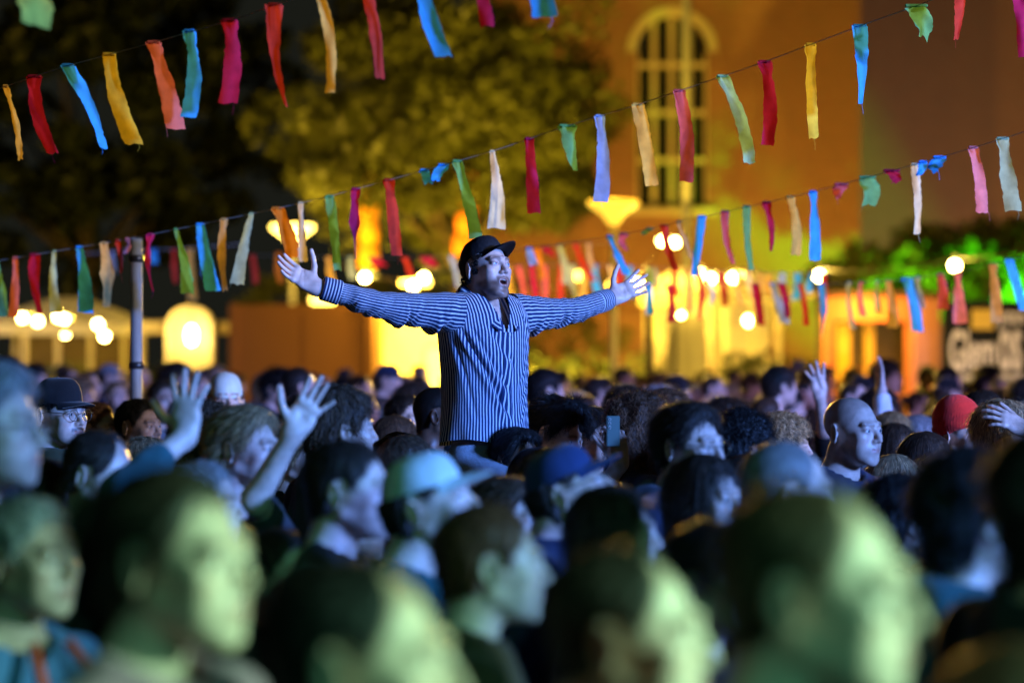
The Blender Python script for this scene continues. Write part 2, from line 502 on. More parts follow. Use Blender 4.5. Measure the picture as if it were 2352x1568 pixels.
HAIR = {}
def hair_mesh(key):
    if key in HAIR: return HAIR[key]
    h = 0.006
    spec = dict(
        short=(dict(thick=0.013, rough=0.003, rscale=110, seed=1), dict(count=2600, length=0.030, width=0.0026, flow=flow_fwd, lift=0.35)),
        swept=(dict(thick=0.020, quiff=0.012, rough=0.003, rscale=90, seed=2), dict(count=2600, length=0.055, width=0.0028, flow=flow_back, lift=0.22)),
        quiff=(dict(thick=0.018, quiff=0.030, vol=0.012, rough=0.006, rscale=80, seed=3), dict(count=2600, length=0.055, width=0.003, flow=flow_back, lift=0.4, curl=0.004)),
        fringe=(dict(thick=0.020, fringe=0.75, rough=0.003, rscale=90, seed=4), dict(count=2800, length=0.050, width=0.0026, flow=flow_fwd, lift=0.12)),
        curly=(dict(thick=0.026, vol=0.012, rough=0.008, rscale=110, seed=2, nape=-0.09), dict(count=2600, length=0.035, width=0.003, flow=flow_down, lift=0.8, curl=0.010)),
        curlylong=(dict(thick=0.028, vol=0.012, rough=0.009, rscale=95, seed=3, nape=-0.09, longz=-0.16, longw=0.02), dict(count=3200, length=0.05, width=0.003, flow=flow_down, lift=0.6, curl=0.010)),
        buzz=(dict(thick=0.004, rough=0.0008, rscale=200, seed=1, recede=.008), dict(count=2600, length=0.007, width=0.0016, flow=flow_fwd, lift=0.6)),
        receding=(dict(thick=0.010, recede=0.030, rough=0.002, rscale=120, seed=1), dict(count=2400, length=0.028, width=0.0024, flow=flow_back, lift=0.25)),
        highbrow=(dict(thick=0.010, recede=0.050, rough=0.002, rscale=120, seed=1), dict(count=2400, length=0.028, width=0.0024, flow=flow_back, lift=0.2)),
        long=(dict(thick=0.017, rough=0.003, rscale=60, seed=1, longz=-0.24, parting=.008), dict(count=3400, length=0.10, width=0.003, flow=flow_down, lift=0.03, droop=.3)),
        bob=(dict(thick=0.022, fringe=0.8, rough=0.003, rscale=60, seed=3, longz=-0.10), dict(count=3200, length=0.075, width=0.003, flow=flow_down, lift=0.04, droop=.3)),
        shaggy=(dict(thick=0.026, vol=0.008, fringe=.3, rough=0.006, rscale=80, seed=4, nape=-0.10), dict(count=3000, length=0.06, width=0.003, flow=flow_down, lift=0.25, curl=.004)),
        undercap=(dict(thick=0.013, rough=0.004, rscale=110, seed=2, nape=-0.085, recede=-.015), dict(count=1300, length=0.024, width=0.0022, flow=flow_down, lift=0.3, curl=0.007)),
        bun=(dict(thick=0.011, rough=0.002, rscale=70, seed=2), dict(count=2400, length=0.06, width=0.0026, flow=flow_back, lift=0.02)),
    )[key]
    V, Q = nets(hair_field(**spec[0]), (-0.15, -0.17, -0.34 if 'longz' in spec[0] else -0.17), (0.15, 0.17, 0.20), h)
    N = vnormals(V, Q)
    if key == 'undercap':
        keep = V[:, 2] < 0.045
        fk = keep[Q].all(1); Q = Q[fk]
        sel = keep & (V[:, 1] > -0.04)
    elif 'longz' in spec[0]: sel = V[:, 2] > -0.06
    else: sel = None
    if key == 'bun':
        Vb, Qb = nets(lambda P: ell(P, (0, .125, .045), (.042, .036, .042)) - .003 * wob(P, 140, 2), (-.07, .06, -.02), (.07, .19, .11), h)
        Nb = vnormals(Vb, Qb); Q = np.concatenate([Q, Qb + len(V)]); V = np.concatenate([V, Vb]); N = np.concatenate([N, Nb])
    rk = dict(spec[1]); rk['count'] = int(rk['count'] * 1.9); rk['width'] *= .68
    Rv, Rq, Rs = ribbons(V, N, seed=len(HAIR) + 5, sel=sel, **rk)
    sh_ = np.concatenate([np.full(len(V), .55), np.clip(Rs, .35, 3.2)])
    Tn = np.stack([sh_, sh_, sh_, np.ones(len(sh_))], 1).astype(np.float32)
    V2 = np.concatenate([V, Rv]); Q2 = np.concatenate([Q, Rq + len(V)])
    o = mesh_obj('hair', V2, Q2, M_HAIR, attrs={'Tint': Tn})
    scene.collection.objects.unlink(o)
    HAIR[key] = o.data
    bpy.data.objects.remove(o)
    return HAIR[key]

# ---- hand: wrist at origin, fingers +Y, palm faces +Z, thumb on +X (right hand)
def hand_sdf(P, curl=(12, 12, 12, 12), splay=(9, 2, -5, -14), thumb=(42, 20), arm=0.22, wr=0.027, er=0.040, elbow=None):
    d = ell(P, (0.002, 0.048, 0.0), (0.040, 0.052, 0.0135))
    d = smin(d, ell(P, (-0.022, 0.035, 0.004), (0.018, 0.034, 0.014)), 0.012)
    d = smin(d, ell(P, (0.024, 0.030, 0.007), (0.017, 0.030, 0.015)), 0.012)
    d = smin(d, cap(P, (0.028, 0.086, 0.002), (-0.030, 0.080, 0.002), 0.0105), 0.010)
    # wrist and forearm
    fl = np.float32((1, 1, 1.25))
    d = smin(d, cap(P * fl, (0, 0.012, 0), (0, -0.012 if elbow is not None else -0.03, 0), wr * .98, wr), 0.02)
    if elbow is not None:
        e_ = np.float32(elbow); e_ = e_ / np.linalg.norm(e_)
        d = smin(d, cap(P, (0, -0.01, 0), e_ * arm, wr, er), 0.025)
    elif arm > 0:
        d = smin(d, cap(P * np.float32((1, 1, 1.12)), (0, -0.03, 0), (0, -arm, 0), wr, er), 0.02)
    bx = (0.030, 0.0095, -0.0115, -0.0310); by = (0.088, 0.094, 0.090, 0.080); ln = (0.070, 0.079, 0.073, 0.056); rr = (0.0087, 0.0090, 0.0085, 0.0076)
    for i in range(4):
        p = np.array((bx[i], by[i], 0.001)); a = R(splay[i]); c = 0.0
        f = 1e3
        for j, fr in enumerate((0.46, 0.30, 0.24)):
            c += R(curl[i]) * (0.7 if j == 0 else 1.0)
            q = p + ln[i] * fr * np.array((math.sin(a) * math.cos(c), math.cos(a) * math.cos(c), math.sin(c)))
            r0 = rr[i] * (1 - 0.09 * j); s = cap(P, p, q, r0, r0 * 0.92)
            f = s if j == 0 else smin(f, s, 0.003)
            p = q
        d = smin(d, f, 0.0055)
    out, up = R(thumb[0]), R(thumb[1])
    p = np.array((0.024, 0.018, 0.008)); f = None
    for j, (L, r0) in enumerate(((0.044, 0.0125), (0.033, 0.0105), (0.027, 0.0095))):
        aa = out * (1.0 if j == 0 else 0.75 if j == 1 else 0.6)
        q = p + L * np.array((math.sin(aa) * math.cos(up), math.cos(aa) * math.cos(up), math.sin(up)))
        s = cap(P, p, q, r0, r0 * 0.9); f = s if f is None else smin(f, s, 0.004); p = q
    d = smin(d, f, 0.010)
    crease = np.minimum(np.abs(P[:, 1] - 0.066 - 0.25 * P[:, 0]), np.abs(P[:, 1] - 0.050 - 0.5 * P[:, 0]))
    d = d + 0.0014 * np.exp(-(crease / 0.0022) ** 2) * (P[:, 2] > 0.004) * (np.abs(P[:, 0]) < 0.035) * (P[:, 1] > .03) * (P[:, 1] < .085)
    return d

def hand_mesh(right=True, h=0.0033, **kw):
    arm = kw.get('arm', 0.22)
    if kw.get('elbow') is not None:
        V, Q = nets(lambda P: hand_sdf(P, **kw), (-0.12, -arm - 0.05, -0.11), (0.12, 0.20, 0.11), h)
        keep = np.ones(len(Q), bool)
    else:
        V, Q = nets(lambda P: hand_sdf(P, **kw), (-0.085, -arm - 0.05, -0.055), (0.115, 0.20, 0.10), h)
        keep = (V[:, 1] > -arm)[Q].all(1)
    T = np.ones((len(V), 4), np.float32)
    tip = sfade(V[:, 1], 0.12, 0.165)[:, None]
    T[:, :3] = T[:, :3] * (1 - .25 * tip) + np.float32((1, .72, .68)) * .25 * tip
    palm = (sfade(V[:, 2], 0.0, 0.012) * sfade(V[:, 1], 0, .03))[:, None]
    T[:, :3] *= 1 + 0.12 * palm
    if not right:
        V = V * np.float32((-1, 1, 1)); Q = Q[:, ::-1]
    return V, Q[keep], T

def frame(wrist, finger_dir, palm_dir):
    y = Vector(finger_dir).normalized(); z = Vector(palm_dir); z = (z - y * z.dot(y)).normalized(); x = y.cross(z)
    return np.array((x, y, z)).T.astype(np.float32), np.float32(wrist)

# ---- standing bodies (1.75 m): head space origin sits at HEADC
HEADC = np.float32((0, -0.02, 1.635))
BODY = {}
def head_matrix(pitch=0.0, roll=0.0, turn=0.0):
    m = Matrix.Rotation(R(turn), 3, 'Z') @ Matrix.Rotation(R(pitch), 3, 'X') @ Matrix.Rotation(R(roll), 3, 'Y')
    return m

def body_mesh(key, pitch=0, roll=0, turn=0, hargs=None, targs=None, female=False, arms='down', h=0.0050):
    """skin: head, neck, shoulders, arms and legs as one surface"""
    if key in BODY: return BODY[key]
    hargs = hargs or {}; targs = targs or {}
    Rm = np.array(head_matrix(-pitch, roll, turn), dtype=np.float32)
    nr = 0.050 if female else 0.058
    def upper(P):
        q = (P - HEADC) @ Rm
        d = head_sdf(q, **hargs)
        nk = cap(P * np.float32((1, 1, 1)), (0, 0.018, 1.56), (0, 0.038, 1.43), nr, nr * 1.08)
        nk = smin(nk, cap(np.concatenate([np.abs(P[:, 0:1]), P[:, 1:]], 1), (0.03, 0.05, 1.48), (0.15, 0.04, 1.405), 0.035, 0.045), 0.05)
        d = smin(d, nk, 0.025)
        return d
    V1, Q1 = nets(upper, (-0.215, -0.17, 1.40), (0.215, 0.17, 1.78), h)
    q = (V1 - HEADC) @ Rm
    T1 = head_tint(q, **targs)
    under = (V1[:, 2] < 1.50)
    T1[under, :3] = 1
    def lower(P):
        S = np.concatenate([np.abs(P[:, 0:1]), P[:, 1:]], 1)
        d = ell(P, (0, 0.03, 1.25), (0.165, 0.10, 0.22))
        d = smin(d, ell(P, (0, 0.03, 1.0), (0.15, 0.10, 0.2)), 0.08)
        d = smin(d, cap(S, (0.09, 0.03, 0.95), (0.10, 0.02, 0.08), 0.075, 0.04), 0.04)
        d = smin(d, cap(S, (0.10, 0.0, 0.035), (0.105, -0.12, 0.03), 0.035, 0.03), 0.03)
        if arms == 'down':
            d = smin(d, cap(S, (0.185, 0.03, 1.40), (0.235, 0.04, 1.12), 0.045, 0.036), 0.04)
            d = smin(d, cap(S, (0.235, 0.04, 1.12), (0.235, -0.04, 0.88), 0.036, 0.026), 0.02)
            d = smin(d, cap(S, (0.235, -0.05, 0.86), (0.225, -0.08, 0.75), 0.026, 0.020), 0.02)
        return d
    V2, Q2 = nets(lower, (-0.32, -0.22, -0.01), (0.32, 0.17, 1.46), 0.018)
    k2 = (V2[:, 2] < 1.43)[Q2].all(1); Q2 = Q2[k2]
    T2 = np.ones((len(V2), 4), np.float32)
    V = np.concatenate([V1, V2]); Q = np.concatenate([Q1, Q2 + len(V1)]); T = np.concatenate([T1, T2])
    # eyeballs
    mi = np.zeros(len(Q), np.int32)
    Ve, Qe, mE = eyes_raw(hargs.get('w', 1.0))
    Ve = Ve @ Rm.T + HEADC
    Q = np.concatenate([Q, Qe + len(V)]); V = np.concatenate([V, Ve]); T = np.concatenate([T, np.ones((len(Ve), 4), np.float32)]); mi = np.concatenate([mi, mE])
    o = mesh_obj('body', V, Q, [M_SKIN, M_EYEWHITE, M_IRIS, M_PUPIL], attrs={'Tint': T})
    o.data.polygons.foreach_set('material_index', mi)
    scene.collection.objects.unlink(o)
    BODY[key] = (o.data, Matrix.Translation(Vector(HEADC)) @ head_matrix(-pitch, roll, turn).to_4x4())
    bpy.data.objects.remove(o)
    return BODY[key]

def eyes_raw(w=1.0, gaze=(0.0, 0.0), r=0.0128):
    """two eyeballs with iris and pupil rings, poles facing the gaze"""
    V = []; Q = []; M = []
    rings = [0.0, 0.16, 0.30, 0.46, 0.50, 0.8, 1.2, 1.7]
    n = 12
    for sx in (-1, 1):
        c = np.array((sx * 0.0315 * w, -0.0795, 0.004))
        Rg = np.array(Matrix.Rotation(R(gaze[0]), 3, 'Z') @ Matrix.Rotation(R(gaze[1]), 3, 'X'))
        b = len(V)
        for a in rings:
            for k in range(n):
                p = np.array((math.sin(a + .02) * math.cos(2 * math.pi * k / n), -math.cos(a), math.sin(a + .02) * math.sin(2 * math.pi * k / n))) * r
                V.append(c + Rg @ p)
        for i in range(len(rings) - 1):
            for k in range(n):
                Q.append((b + i * n + k, b + i * n + (k + 1) % n, b + (i + 1) * n + (k + 1) % n, b + (i + 1) * n + k))
                M.append(3 if i < 1 else 2 if i < 3 else 1)
    return np.array(V, np.float32), np.array(Q), np.array(M, np.int32)

# ------------------------------------------------------------------ clothes for the standing crowd
GARB = {}
def garment(key):
    """shirt, hoodie or jacket (torso and sleeves) and trousers, fitted to the 1.75 m body"""
    if key in GARB: return GARB[key]
    h = 0.0125
    if key == 'trousers':
        def fn(P):
            S = np.concatenate([np.abs(P[:, 0:1]), P[:, 1:]], 1)
            d = ell(P, (0, 0.03, 0.95), (0.185, 0.135, 0.16))
            d = smin(d, cap(S, (0.092, 0.03, 0.92), (0.105, 0.025, 0.09), 0.098, 0.066), 0.04)
            d = smin(d, cap(S, (0.105, 0.02, 0.05), (0.110, -0.13, 0.042), 0.05, 0.042), 0.02)
            return d + 0.004 * wob(P, 40, 2)
        lo, hi = (-0.26, -0.26, -0.02), (0.26, 0.22, 1.05)
        h = 0.018
    else:
        slv = dict(tshirt=0.55, hoodie=1.0, jacket=1.0, blouse=0.7)[key]
        nr = dict(tshirt=0.070, hoodie=0.075, jacket=0.072, blouse=0.085)[key]
        puff = dict(tshirt=0.0, hoodie=0.014, jacket=0.012, blouse=-0.012)[key]
        def fn(P):
            S = np.concatenate([np.abs(P[:, 0:1]), P[:, 1:]], 1)
            d = ell(P, (0, 0.025, 1.26), (0.190 + puff, 0.128 + puff, 0.27))
            d = smin(d, ell(P, (0, 0.025, 1.00), (0.182 + puff, 0.136 + puff, 0.22)), 0.08)
            d = smin(d, cap(S, (0.055, 0.045, 1.465), (0.178, 0.032, 1.405), 0.045 + puff * .5, 0.062 + puff), 0.05)
            e = np.array((0.240 + puff, 0.042, 1.12)); a = np.array((0.192, 0.032, 1.395))
            d = smin(d, cap(S, a, a + (e - a) * min(1, slv / .55), 0.062 + puff, 0.052 + puff), 0.04)
            if slv > .9:
                d = smin(d, cap(S, e, (0.238, -0.045, 0.885), 0.052 + puff, 0.040 + puff * .6), 0.03)
            d = smax(d, 0.80 - P[:, 2], 0.01)
            if key == 'hoodie':
                hd = ell(P, (0, 0.105, 1.47), (0.125, 0.075, 0.075))
                d = smin(d, hd, 0.03)
            d = smax(d, -cap(P, (0, 0.030, 1.43), (0, -0.02, 1.62), nr), 0.012)
            if key == 'jacket':
                c = np.maximum(cap(P, (0, 0.045, 1.44), (0, 0.015, 1.525), nr + 0.016), -cap(P, (0, 0.045, 1.40), (0, 0.0, 1.65), nr + 0.002))
                c = np.maximum(c, P[:, 2] - 1.525 + 0.25 * np.clip(-P[:, 1], 0, 1))
                d = smin(d, c, 0.008)
            d = d + 0.006 * wob(P * np.float32((1, 1, .6)), 34, 1) + 0.003 * wob(P, 80, 3)
            return d
        lo, hi = (-0.38, -0.24, 0.78), (0.38, 0.26, 1.58)
    V, Q = nets(fn, lo, hi, h)
    o = mesh_obj('shirt', V, Q, M_CLOTH)
    scene.collection.objects.unlink(o)
    GARB[key] = o.data
    bpy.data.objects.remove(o)
    return GARB[key]

def cap_parts(high=1.0):
    """baseball cap in head space: crown, brim, button"""
    if ('cap', high) in GARB: return GARB[('cap', high)]
    n, m = 60, 16
    edge = lambda a: 0.046 - 0.040 * (1 - math.cos(a)) * 0.5 + 0.006 * math.sin(a) ** 2
    V = []; F = []
    for i in range(m + 1):
        t = i / m
        for k in range(n):
            a = 2 * math.pi * k / n                      # 0 = front
            front = max(0, math.cos(a)) ** 2
            e = math.cos(t * math.pi / 2) ** (0.72 - 0.22 * front - (.1 if high > 1.02 else 0))
            if i == m: e = 0.015
            rx, ry = 0.0800 * e, 0.1000 * e
            z0 = edge(a)
            z = z0 + (0.127 * high - z0) * math.sin(t * math.pi / 2) ** (1.0 - 0.12 * front)
            ph = (a / (math.pi / 3)) % 1
            seam = 1 - 0.016 * max(0, 1 - min(ph, 1 - ph) / 0.05) + 0.006 * math.sin(a * 5 + t * 7) * (1 - t)
            V.append((rx * math.sin(a) * seam, 0.012 - ry * math.cos(a) * seam, z))
    for i in range(m):
        for k in range(n):
            F.append((i * n + k, i * n + (k + 1) % n, (i + 1) * n + (k + 1) % n, (i + 1) * n + k))
    crown = mesh_obj('crown', V, F, M_CLOTH)
    V = []; F = []
    nu, nv = 24, 8; A = 0.90
    for th in (0.0, 0.0035):
        for i in range(nv + 1):
            t = i / nv
            for k in range(nu + 1):
                a = (k / nu - 0.5) * 2 * A
                bx, by = 0.0805 * math.sin(a), 0.012 - 0.1005 * math.cos(a)
                ext = 0.078 * max(0.0, math.cos(a / A * math.pi / 2)) ** 0.62
                x = bx * (1 - 0.04 * t); y = by - ext * t
                z = edge(a) + 0.004 - 0.010 * t * t - 3.4 * (x * x) * t - th
                V.append((x, y, z))
    w = nu + 1; b = w * (nv + 1)
    for i in range(nv):
        for k in range(nu):
            q = (i * w + k, i * w + k + 1, (i + 1) * w + k + 1, (i + 1) * w + k)
            F.append(q[::-1]); F.append(tuple(j + b for j in q))
    for k in range(nu): F.append((nv * w + k, nv * w + k + 1, b + nv * w + k + 1, b + nv * w + k))
    brim = mesh_obj('brim', V, F, M_CLOTH)
    btn = MB().sphere((0, 0.012, 0.127 * high), 0.007, 10, 6, 0.6).build('button', M_CLOTH, smooth=True)
    res = []
    for o in (crown, brim, btn):
        scene.collection.objects.unlink(o); res.append(o.data); bpy.data.objects.remove(o)
    GARB[('cap', high)] = res
    return res

def beanie_mesh():
    if 'beanie' in GARB: return GARB['beanie']
    def fn(P):
        base = ell(P, (0, 0.022, 0.055), (0.088, 0.108, 0.098))
        tip = ell(P, (0, 0.03, 0.085), (0.075, 0.088, 0.088))
        d = smin(base, tip, 0.03)
        hl = 0.045 - 0.62 * (P[:, 1] + 0.09) * .55
        d = smax(d, hl - P[:, 2], 0.012)
        cuff = smax(base - 0.006, np.abs(P[:, 2] - hl - 0.028) - 0.028, 0.01)
        d = smin(d, cuff, 0.005)
        return d - 0.0012 * np.sin(np.arctan2(P[:, 0], P[:, 1]) * 44) - .002 * wob(P, 60, 1)
    V, Q = nets(fn, (-.13, -.14, -.08), (.13, .17, .21), 0.005)
    o = mesh_obj('beanie', V, Q, M_CLOTH); scene.collection.objects.unlink(o); GARB['beanie'] = o.data; bpy.data.objects.remove(o)
    return GARB['beanie']

M_LENS, _nt, _b = new_mat('spectacle_lens')
_t = nd(_nt, 'ShaderNodeBsdfTransparent'); _t.inputs[0].default_value = (0.93, 0.96, 0.97, 1)
_g = nd(_nt, 'ShaderNodeBsdfGlossy'); _g.inputs['Roughness'].default_value = 0.05; _g.inputs[0].default_value = (0.8, 0.95, 1, 1)
_m = nd(_nt, 'ShaderNodeMixShader'); _m.inputs[0].default_value = 0.10
_nt.links.new(_t.outputs[0], _m.inputs[1]); _nt.links.new(_g.outputs[0], _m.inputs[2]); _nt.links.new(_m.outputs[0], _nt.nodes['Material Output'].inputs['Surface'])
def glasses_parts(r=0.0225):
    if ('glasses', r) in GARB: return GARB[('glasses', r)]
    b = MB()
    for sx in (-1, 1):
        c = Vector((sx * 0.033, -0.108, 0.000))
        ring = [c + Vector((math.cos(t) * r, abs(math.cos(t)) * 0.003, math.sin(t) * r * .92)) for t in [2 * math.pi * k / 28 for k in range(29)]]
        b.tube(ring, 0.0013, 6, False)
        b.tube([(sx * 0.055, -0.104, 0.006), (sx * 0.074, -0.094, 0.008), (sx * 0.081, -0.02, 0.012), (sx * 0.082, 0.02, 0.004), (sx * .081, .03, -.012)], 0.0014, 6)
    b.tube([(-0.012, -0.110, 0.005), (0, -0.113, 0.008), (0.012, -0.110, 0.005)], 0.0013, 6)
    fr = b.build('frame', M_METAL, smooth=True)
    lns = []
    for sx in (-1, 1):
        l = MB()
        prof = [(r * 0.97 * t, -0.0012 * t * t) for t in (1e-3, .4, .7, 1.0)]
        V = []; F = []; n = 20
        for rr_, y in prof:
            V += [(sx * 0.033 + rr_ * math.cos(2 * math.pi * k / n), -0.1095 - y, rr_ * .92 * math.sin(2 * math.pi * k / n)) for k in range(n)]
        for i in range(3):
            for k in range(n): F.append((i * n + k, i * n + (k + 1) % n, (i + 1) * n + (k + 1) % n, (i + 1) * n + k))
        l.add(V, F); lns.append(l.build('lens', M_LENS, smooth=True))
    res = []
    for o in [fr] + lns:
        scene.collection.objects.unlink(o); res.append(o.data); bpy.data.objects.remove(o)
    GARB[('glasses', r)] = res
    return res

SKINS = dict(pale=(0.66, 0.47, 0.38), fair=(0.60, 0.41, 0.32), tan=(0.46, 0.29, 0.21), dark=(0.13, 0.075, 0.05))
HAIRC = dict(black=(0.012, 0.010, 0.009), dark=(0.030, 0.020, 0.014), brown=(0.075, 0.045, 0.026), auburn=(0.13, 0.055, 0.025), blond=(0.30, 0.20, 0.10), grey=(0.28, 0.27, 0.26), white=(0.55, 0.55, 0.55))
CLOTHC = dict(black=(0.012, 0.012, 0.014), navy=(0.015, 0.022, 0.05), charcoal=(0.035, 0.036, 0.04), teal=(0.02, 0.09, 0.10), olive=(0.05, 0.055, 0.03), burgundy=(0.11, 0.02, 0.035), mauve=(0.24, 0.13, 0.17), white=(0.7, 0.7, 0.7), blue=(0.06, 0.14, 0.30), sky=(0.30, 0.48, 0.60), brown=(0.08, 0.05, 0.03), grey=(0.2, 0.2, 0.21), red=(0.80, 0.03, 0.02), ice=(.62, .70, .66), darkblue=(.015, .035, .10))

BODIES = dict(
    man=dict(targs=dict(scalp=.6)),
    beard=dict(hargs=dict(jaw=1.04, nose=1.1), targs=dict(beard=.8, scalp=.6)),
    stubble=dict(hargs=dict(jaw=1.05, w=1.02), targs=dict(beard=.4, scalp=.5)),
    moustache=dict(hargs=dict(jaw=0.98, nose=1.05), targs=dict(moustache=1.0, beard=.12, beard_col=(.12, .09, .08), brows=(.12, .09, .08), scalp=.6)),
    bald=dict(hargs=dict(jaw=0.98, w=.98), targs=dict(scalp=.6, scalp_col=(.52, .48, .46), brows=(.42, .32, .26), beard=.25)),
    woman=dict(hargs=dict(jaw=0.9, w=0.96, brow=.6, nose=.85, cheek=1.05), targs=dict(), female=True),
    womansmile=dict(hargs=dict(jaw=0.92, w=0.95, brow=.6, nose=.9, mouth=.45), targs=dict(mouth=.45), female=True),
    lookup=dict(pitch=24, hargs=dict(jaw=1.03, mouth=.8), targs=dict(beard=.9, mouth=.8, beard_col=(.2, .15, .12)),),
    lookhigh=dict(pitch=17, hargs=dict(jaw=1.0), targs=dict(beard=.3)),
    lookdown=dict(pitch=-20, targs=dict(scalp=.4, beard=.5)),
    open=dict(hargs=dict(mouth=.5), targs=dict(mouth=.5, brows=(.4, .3, .2))),
)
ALL_PEOPLE = []
def person(x, top, d, yaw, body='man', hair='short', hc='dark', skin='fair', top_='tshirt', tc='black', label=None, group=None, hat=None, hatc='black', glasses=False, dx=None, height=None, scale=None, hat_high=1.0, hatback=False):
    P = px(x, top, d)
    if dx is not None: P.x = dx
    H = height or P.z
    s = H / (1.75 + (0.022 if hat else 0.018 if hair else 0.0))
    e = thing('person', label or 'blurred onlooker standing far back in the dark crowd', 'person', (P.x, d, 0), R(yaw), group, s)
    spec = BODIES[body]
    bm, hm = body_mesh(body, **spec)
    inst(bm, 'body', e, SKINS[skin])
    if hair: inst(hair_mesh(hair), 'hair', e, HAIRC[hc], matrix=hm)
    g = inst(garment(top_), {'tshirt': 'shirt', 'hoodie': 'hoodie', 'jacket': 'jacket', 'blouse': 'blouse'}[top_], e, CLOTHC[tc])
    inst(garment('trousers'), 'trousers', e, CLOTHC['navy' if (int(x) % 2) else 'charcoal'])
    if hat == 'cap':
        hm2 = hm @ Matrix.Rotation(math.pi, 4, 'Z') @ Matrix.Translation((0, -.012, 0)) if hatback else hm
        cr, br, bt = cap_parts(hat_high)
        c = inst(cr, 'cap', e, CLOTHC[hatc], matrix=hm2)
        inst(br, 'brim', c, CLOTHC[hatc]); inst(bt, 'button', c, CLOTHC[hatc])
    elif hat == 'beanie':
        inst(beanie_mesh(), 'beanie', e, CLOTHC[hatc], matrix=hm)
    if glasses:
        fr, ln, ln2 = glasses_parts()
        gl = inst(fr, 'glasses', e, matrix=hm); inst(ln, 'lens', gl); inst(ln2, 'lens', gl)
    ALL_PEOPLE.append(e)
    return e, hm

# ------------------------------------------------------------------ the man sitting on shoulders, arms spread
def stripe_mat(name, period, white, dark, duty=0.40):
    m, nt, b = new_mat(name)
    at = nd(nt, 'ShaderNodeAttribute'); at.attribute_name = 'stripe'
    mu = nd(nt, 'ShaderNodeMath', operation='MULTIPLY'); mu.inputs[1].default_value = 1 / period
    fr = nd(nt, 'ShaderNodeMath', operation='FRACT'); lt = nd(nt, 'ShaderNodeMath', operation='LESS_THAN'); lt.inputs[1].default_value = duty
    mx = nd(nt, 'ShaderNodeMix', data_type='RGBA'); mx.inputs[6].default_value = (*dark, 1); mx.inputs[7].default_value = (*white, 1)
    nt.links.new(at.outputs['Fac'], mu.inputs[0]); nt.links.new(mu.outputs[0], fr.inputs[0]); nt.links.new(fr.outputs[0], lt.inputs[0])
    nt.links.new(lt.outputs[0], mx.inputs[0]); nt.links.new(mx.outputs[2], b.inputs['Base Color'])
    b.inputs['Roughness'].default_value = 0.8; b.inputs['Specular IOR Level'].default_value = 0.2; b.inputs['Sheen Weight'].default_value = 0.1
    tc = nd(nt, 'ShaderNodeTexCoord'); n2 = nd(nt, 'ShaderNodeTexNoise'); n2.inputs['Scale'].default_value = 60; n2.inputs['Detail'].default_value = 6
    nt.links.new(tc.outputs['Object'], n2.inputs['Vector'])
    bp = nd(nt, 'ShaderNodeBump'); bp.inputs['Strength'].default_value = 0.25; bp.inputs['Distance'].default_value = 0.004
    nt.links.new(n2.outputs['Fac'], bp.inputs['Height']); nt.links.new(bp.outputs[0], b.inputs['Normal'])
    return m
M_STRIPE = stripe_mat('striped_shirt_cloth', 0.0118, (0.66, 0.70, 0.76), (0.014, 0.034, 0.11), 0.35)
M_BUTTON = noisy('shirt_button', (0.6, 0.62, 0.66), (0.7, 0.72, 0.75), 80, 0.3)
M_DENIM = noisy('pale_denim', (0.32, 0.38, 0.45), (0.42, 0.48, 0.55), 120, 0.85, bump=0.2)
M_CAPCLOTH = noisy('black_cap_cloth', (0.003, 0.0035, 0.006), (0.006, 0.007, 0.010), 90, 0.8, bump=0.2)

HX, HY, HZ = -0.105, 9.30, 1.46          # seat of the man: on the carrier's shoulders
HYAW = 45.0
RZ = np.array(Matrix.Rotation(R(HYAW), 3, 'Z'), dtype=np.float32)
def toroot(P): return np.asarray(P, np.float32) @ RZ.T - np.float32((0, 0, HZ))

TZ = np.array([1.640, 1.70, 1.80, 1.90, 2.00, 2.08, 2.13, 2.165, 2.190, 2.205, 2.214, 2.22])
TA = np.array([.192, .188, .184, .188, .197, .206, .206, .196, .168, .130, .100, .074])
TB = np.array([.140, .136, .130, .128, .128, .128, .120, .106, .090, .082, .074, .066])
def torso_pt(u, z, off=0.0):
    a = np.interp(z, TZ, TA); b = np.interp(z, TZ, TB)
    s, c = np.sin(u), np.cos(u)
    x = (a + off) * np.sign(s) * np.abs(s) ** 0.88
    y = -(b + off) * np.sign(c) * np.abs(c) ** 0.88
    yc = np.interp(z, [1.64, 1.9, 2.1, 2.22], [0.005, 0.0, 0.01, 0.02])
    return np.stack([x, y + yc, np.broadcast_to(z, np.shape(x)) * 1.0], -1)

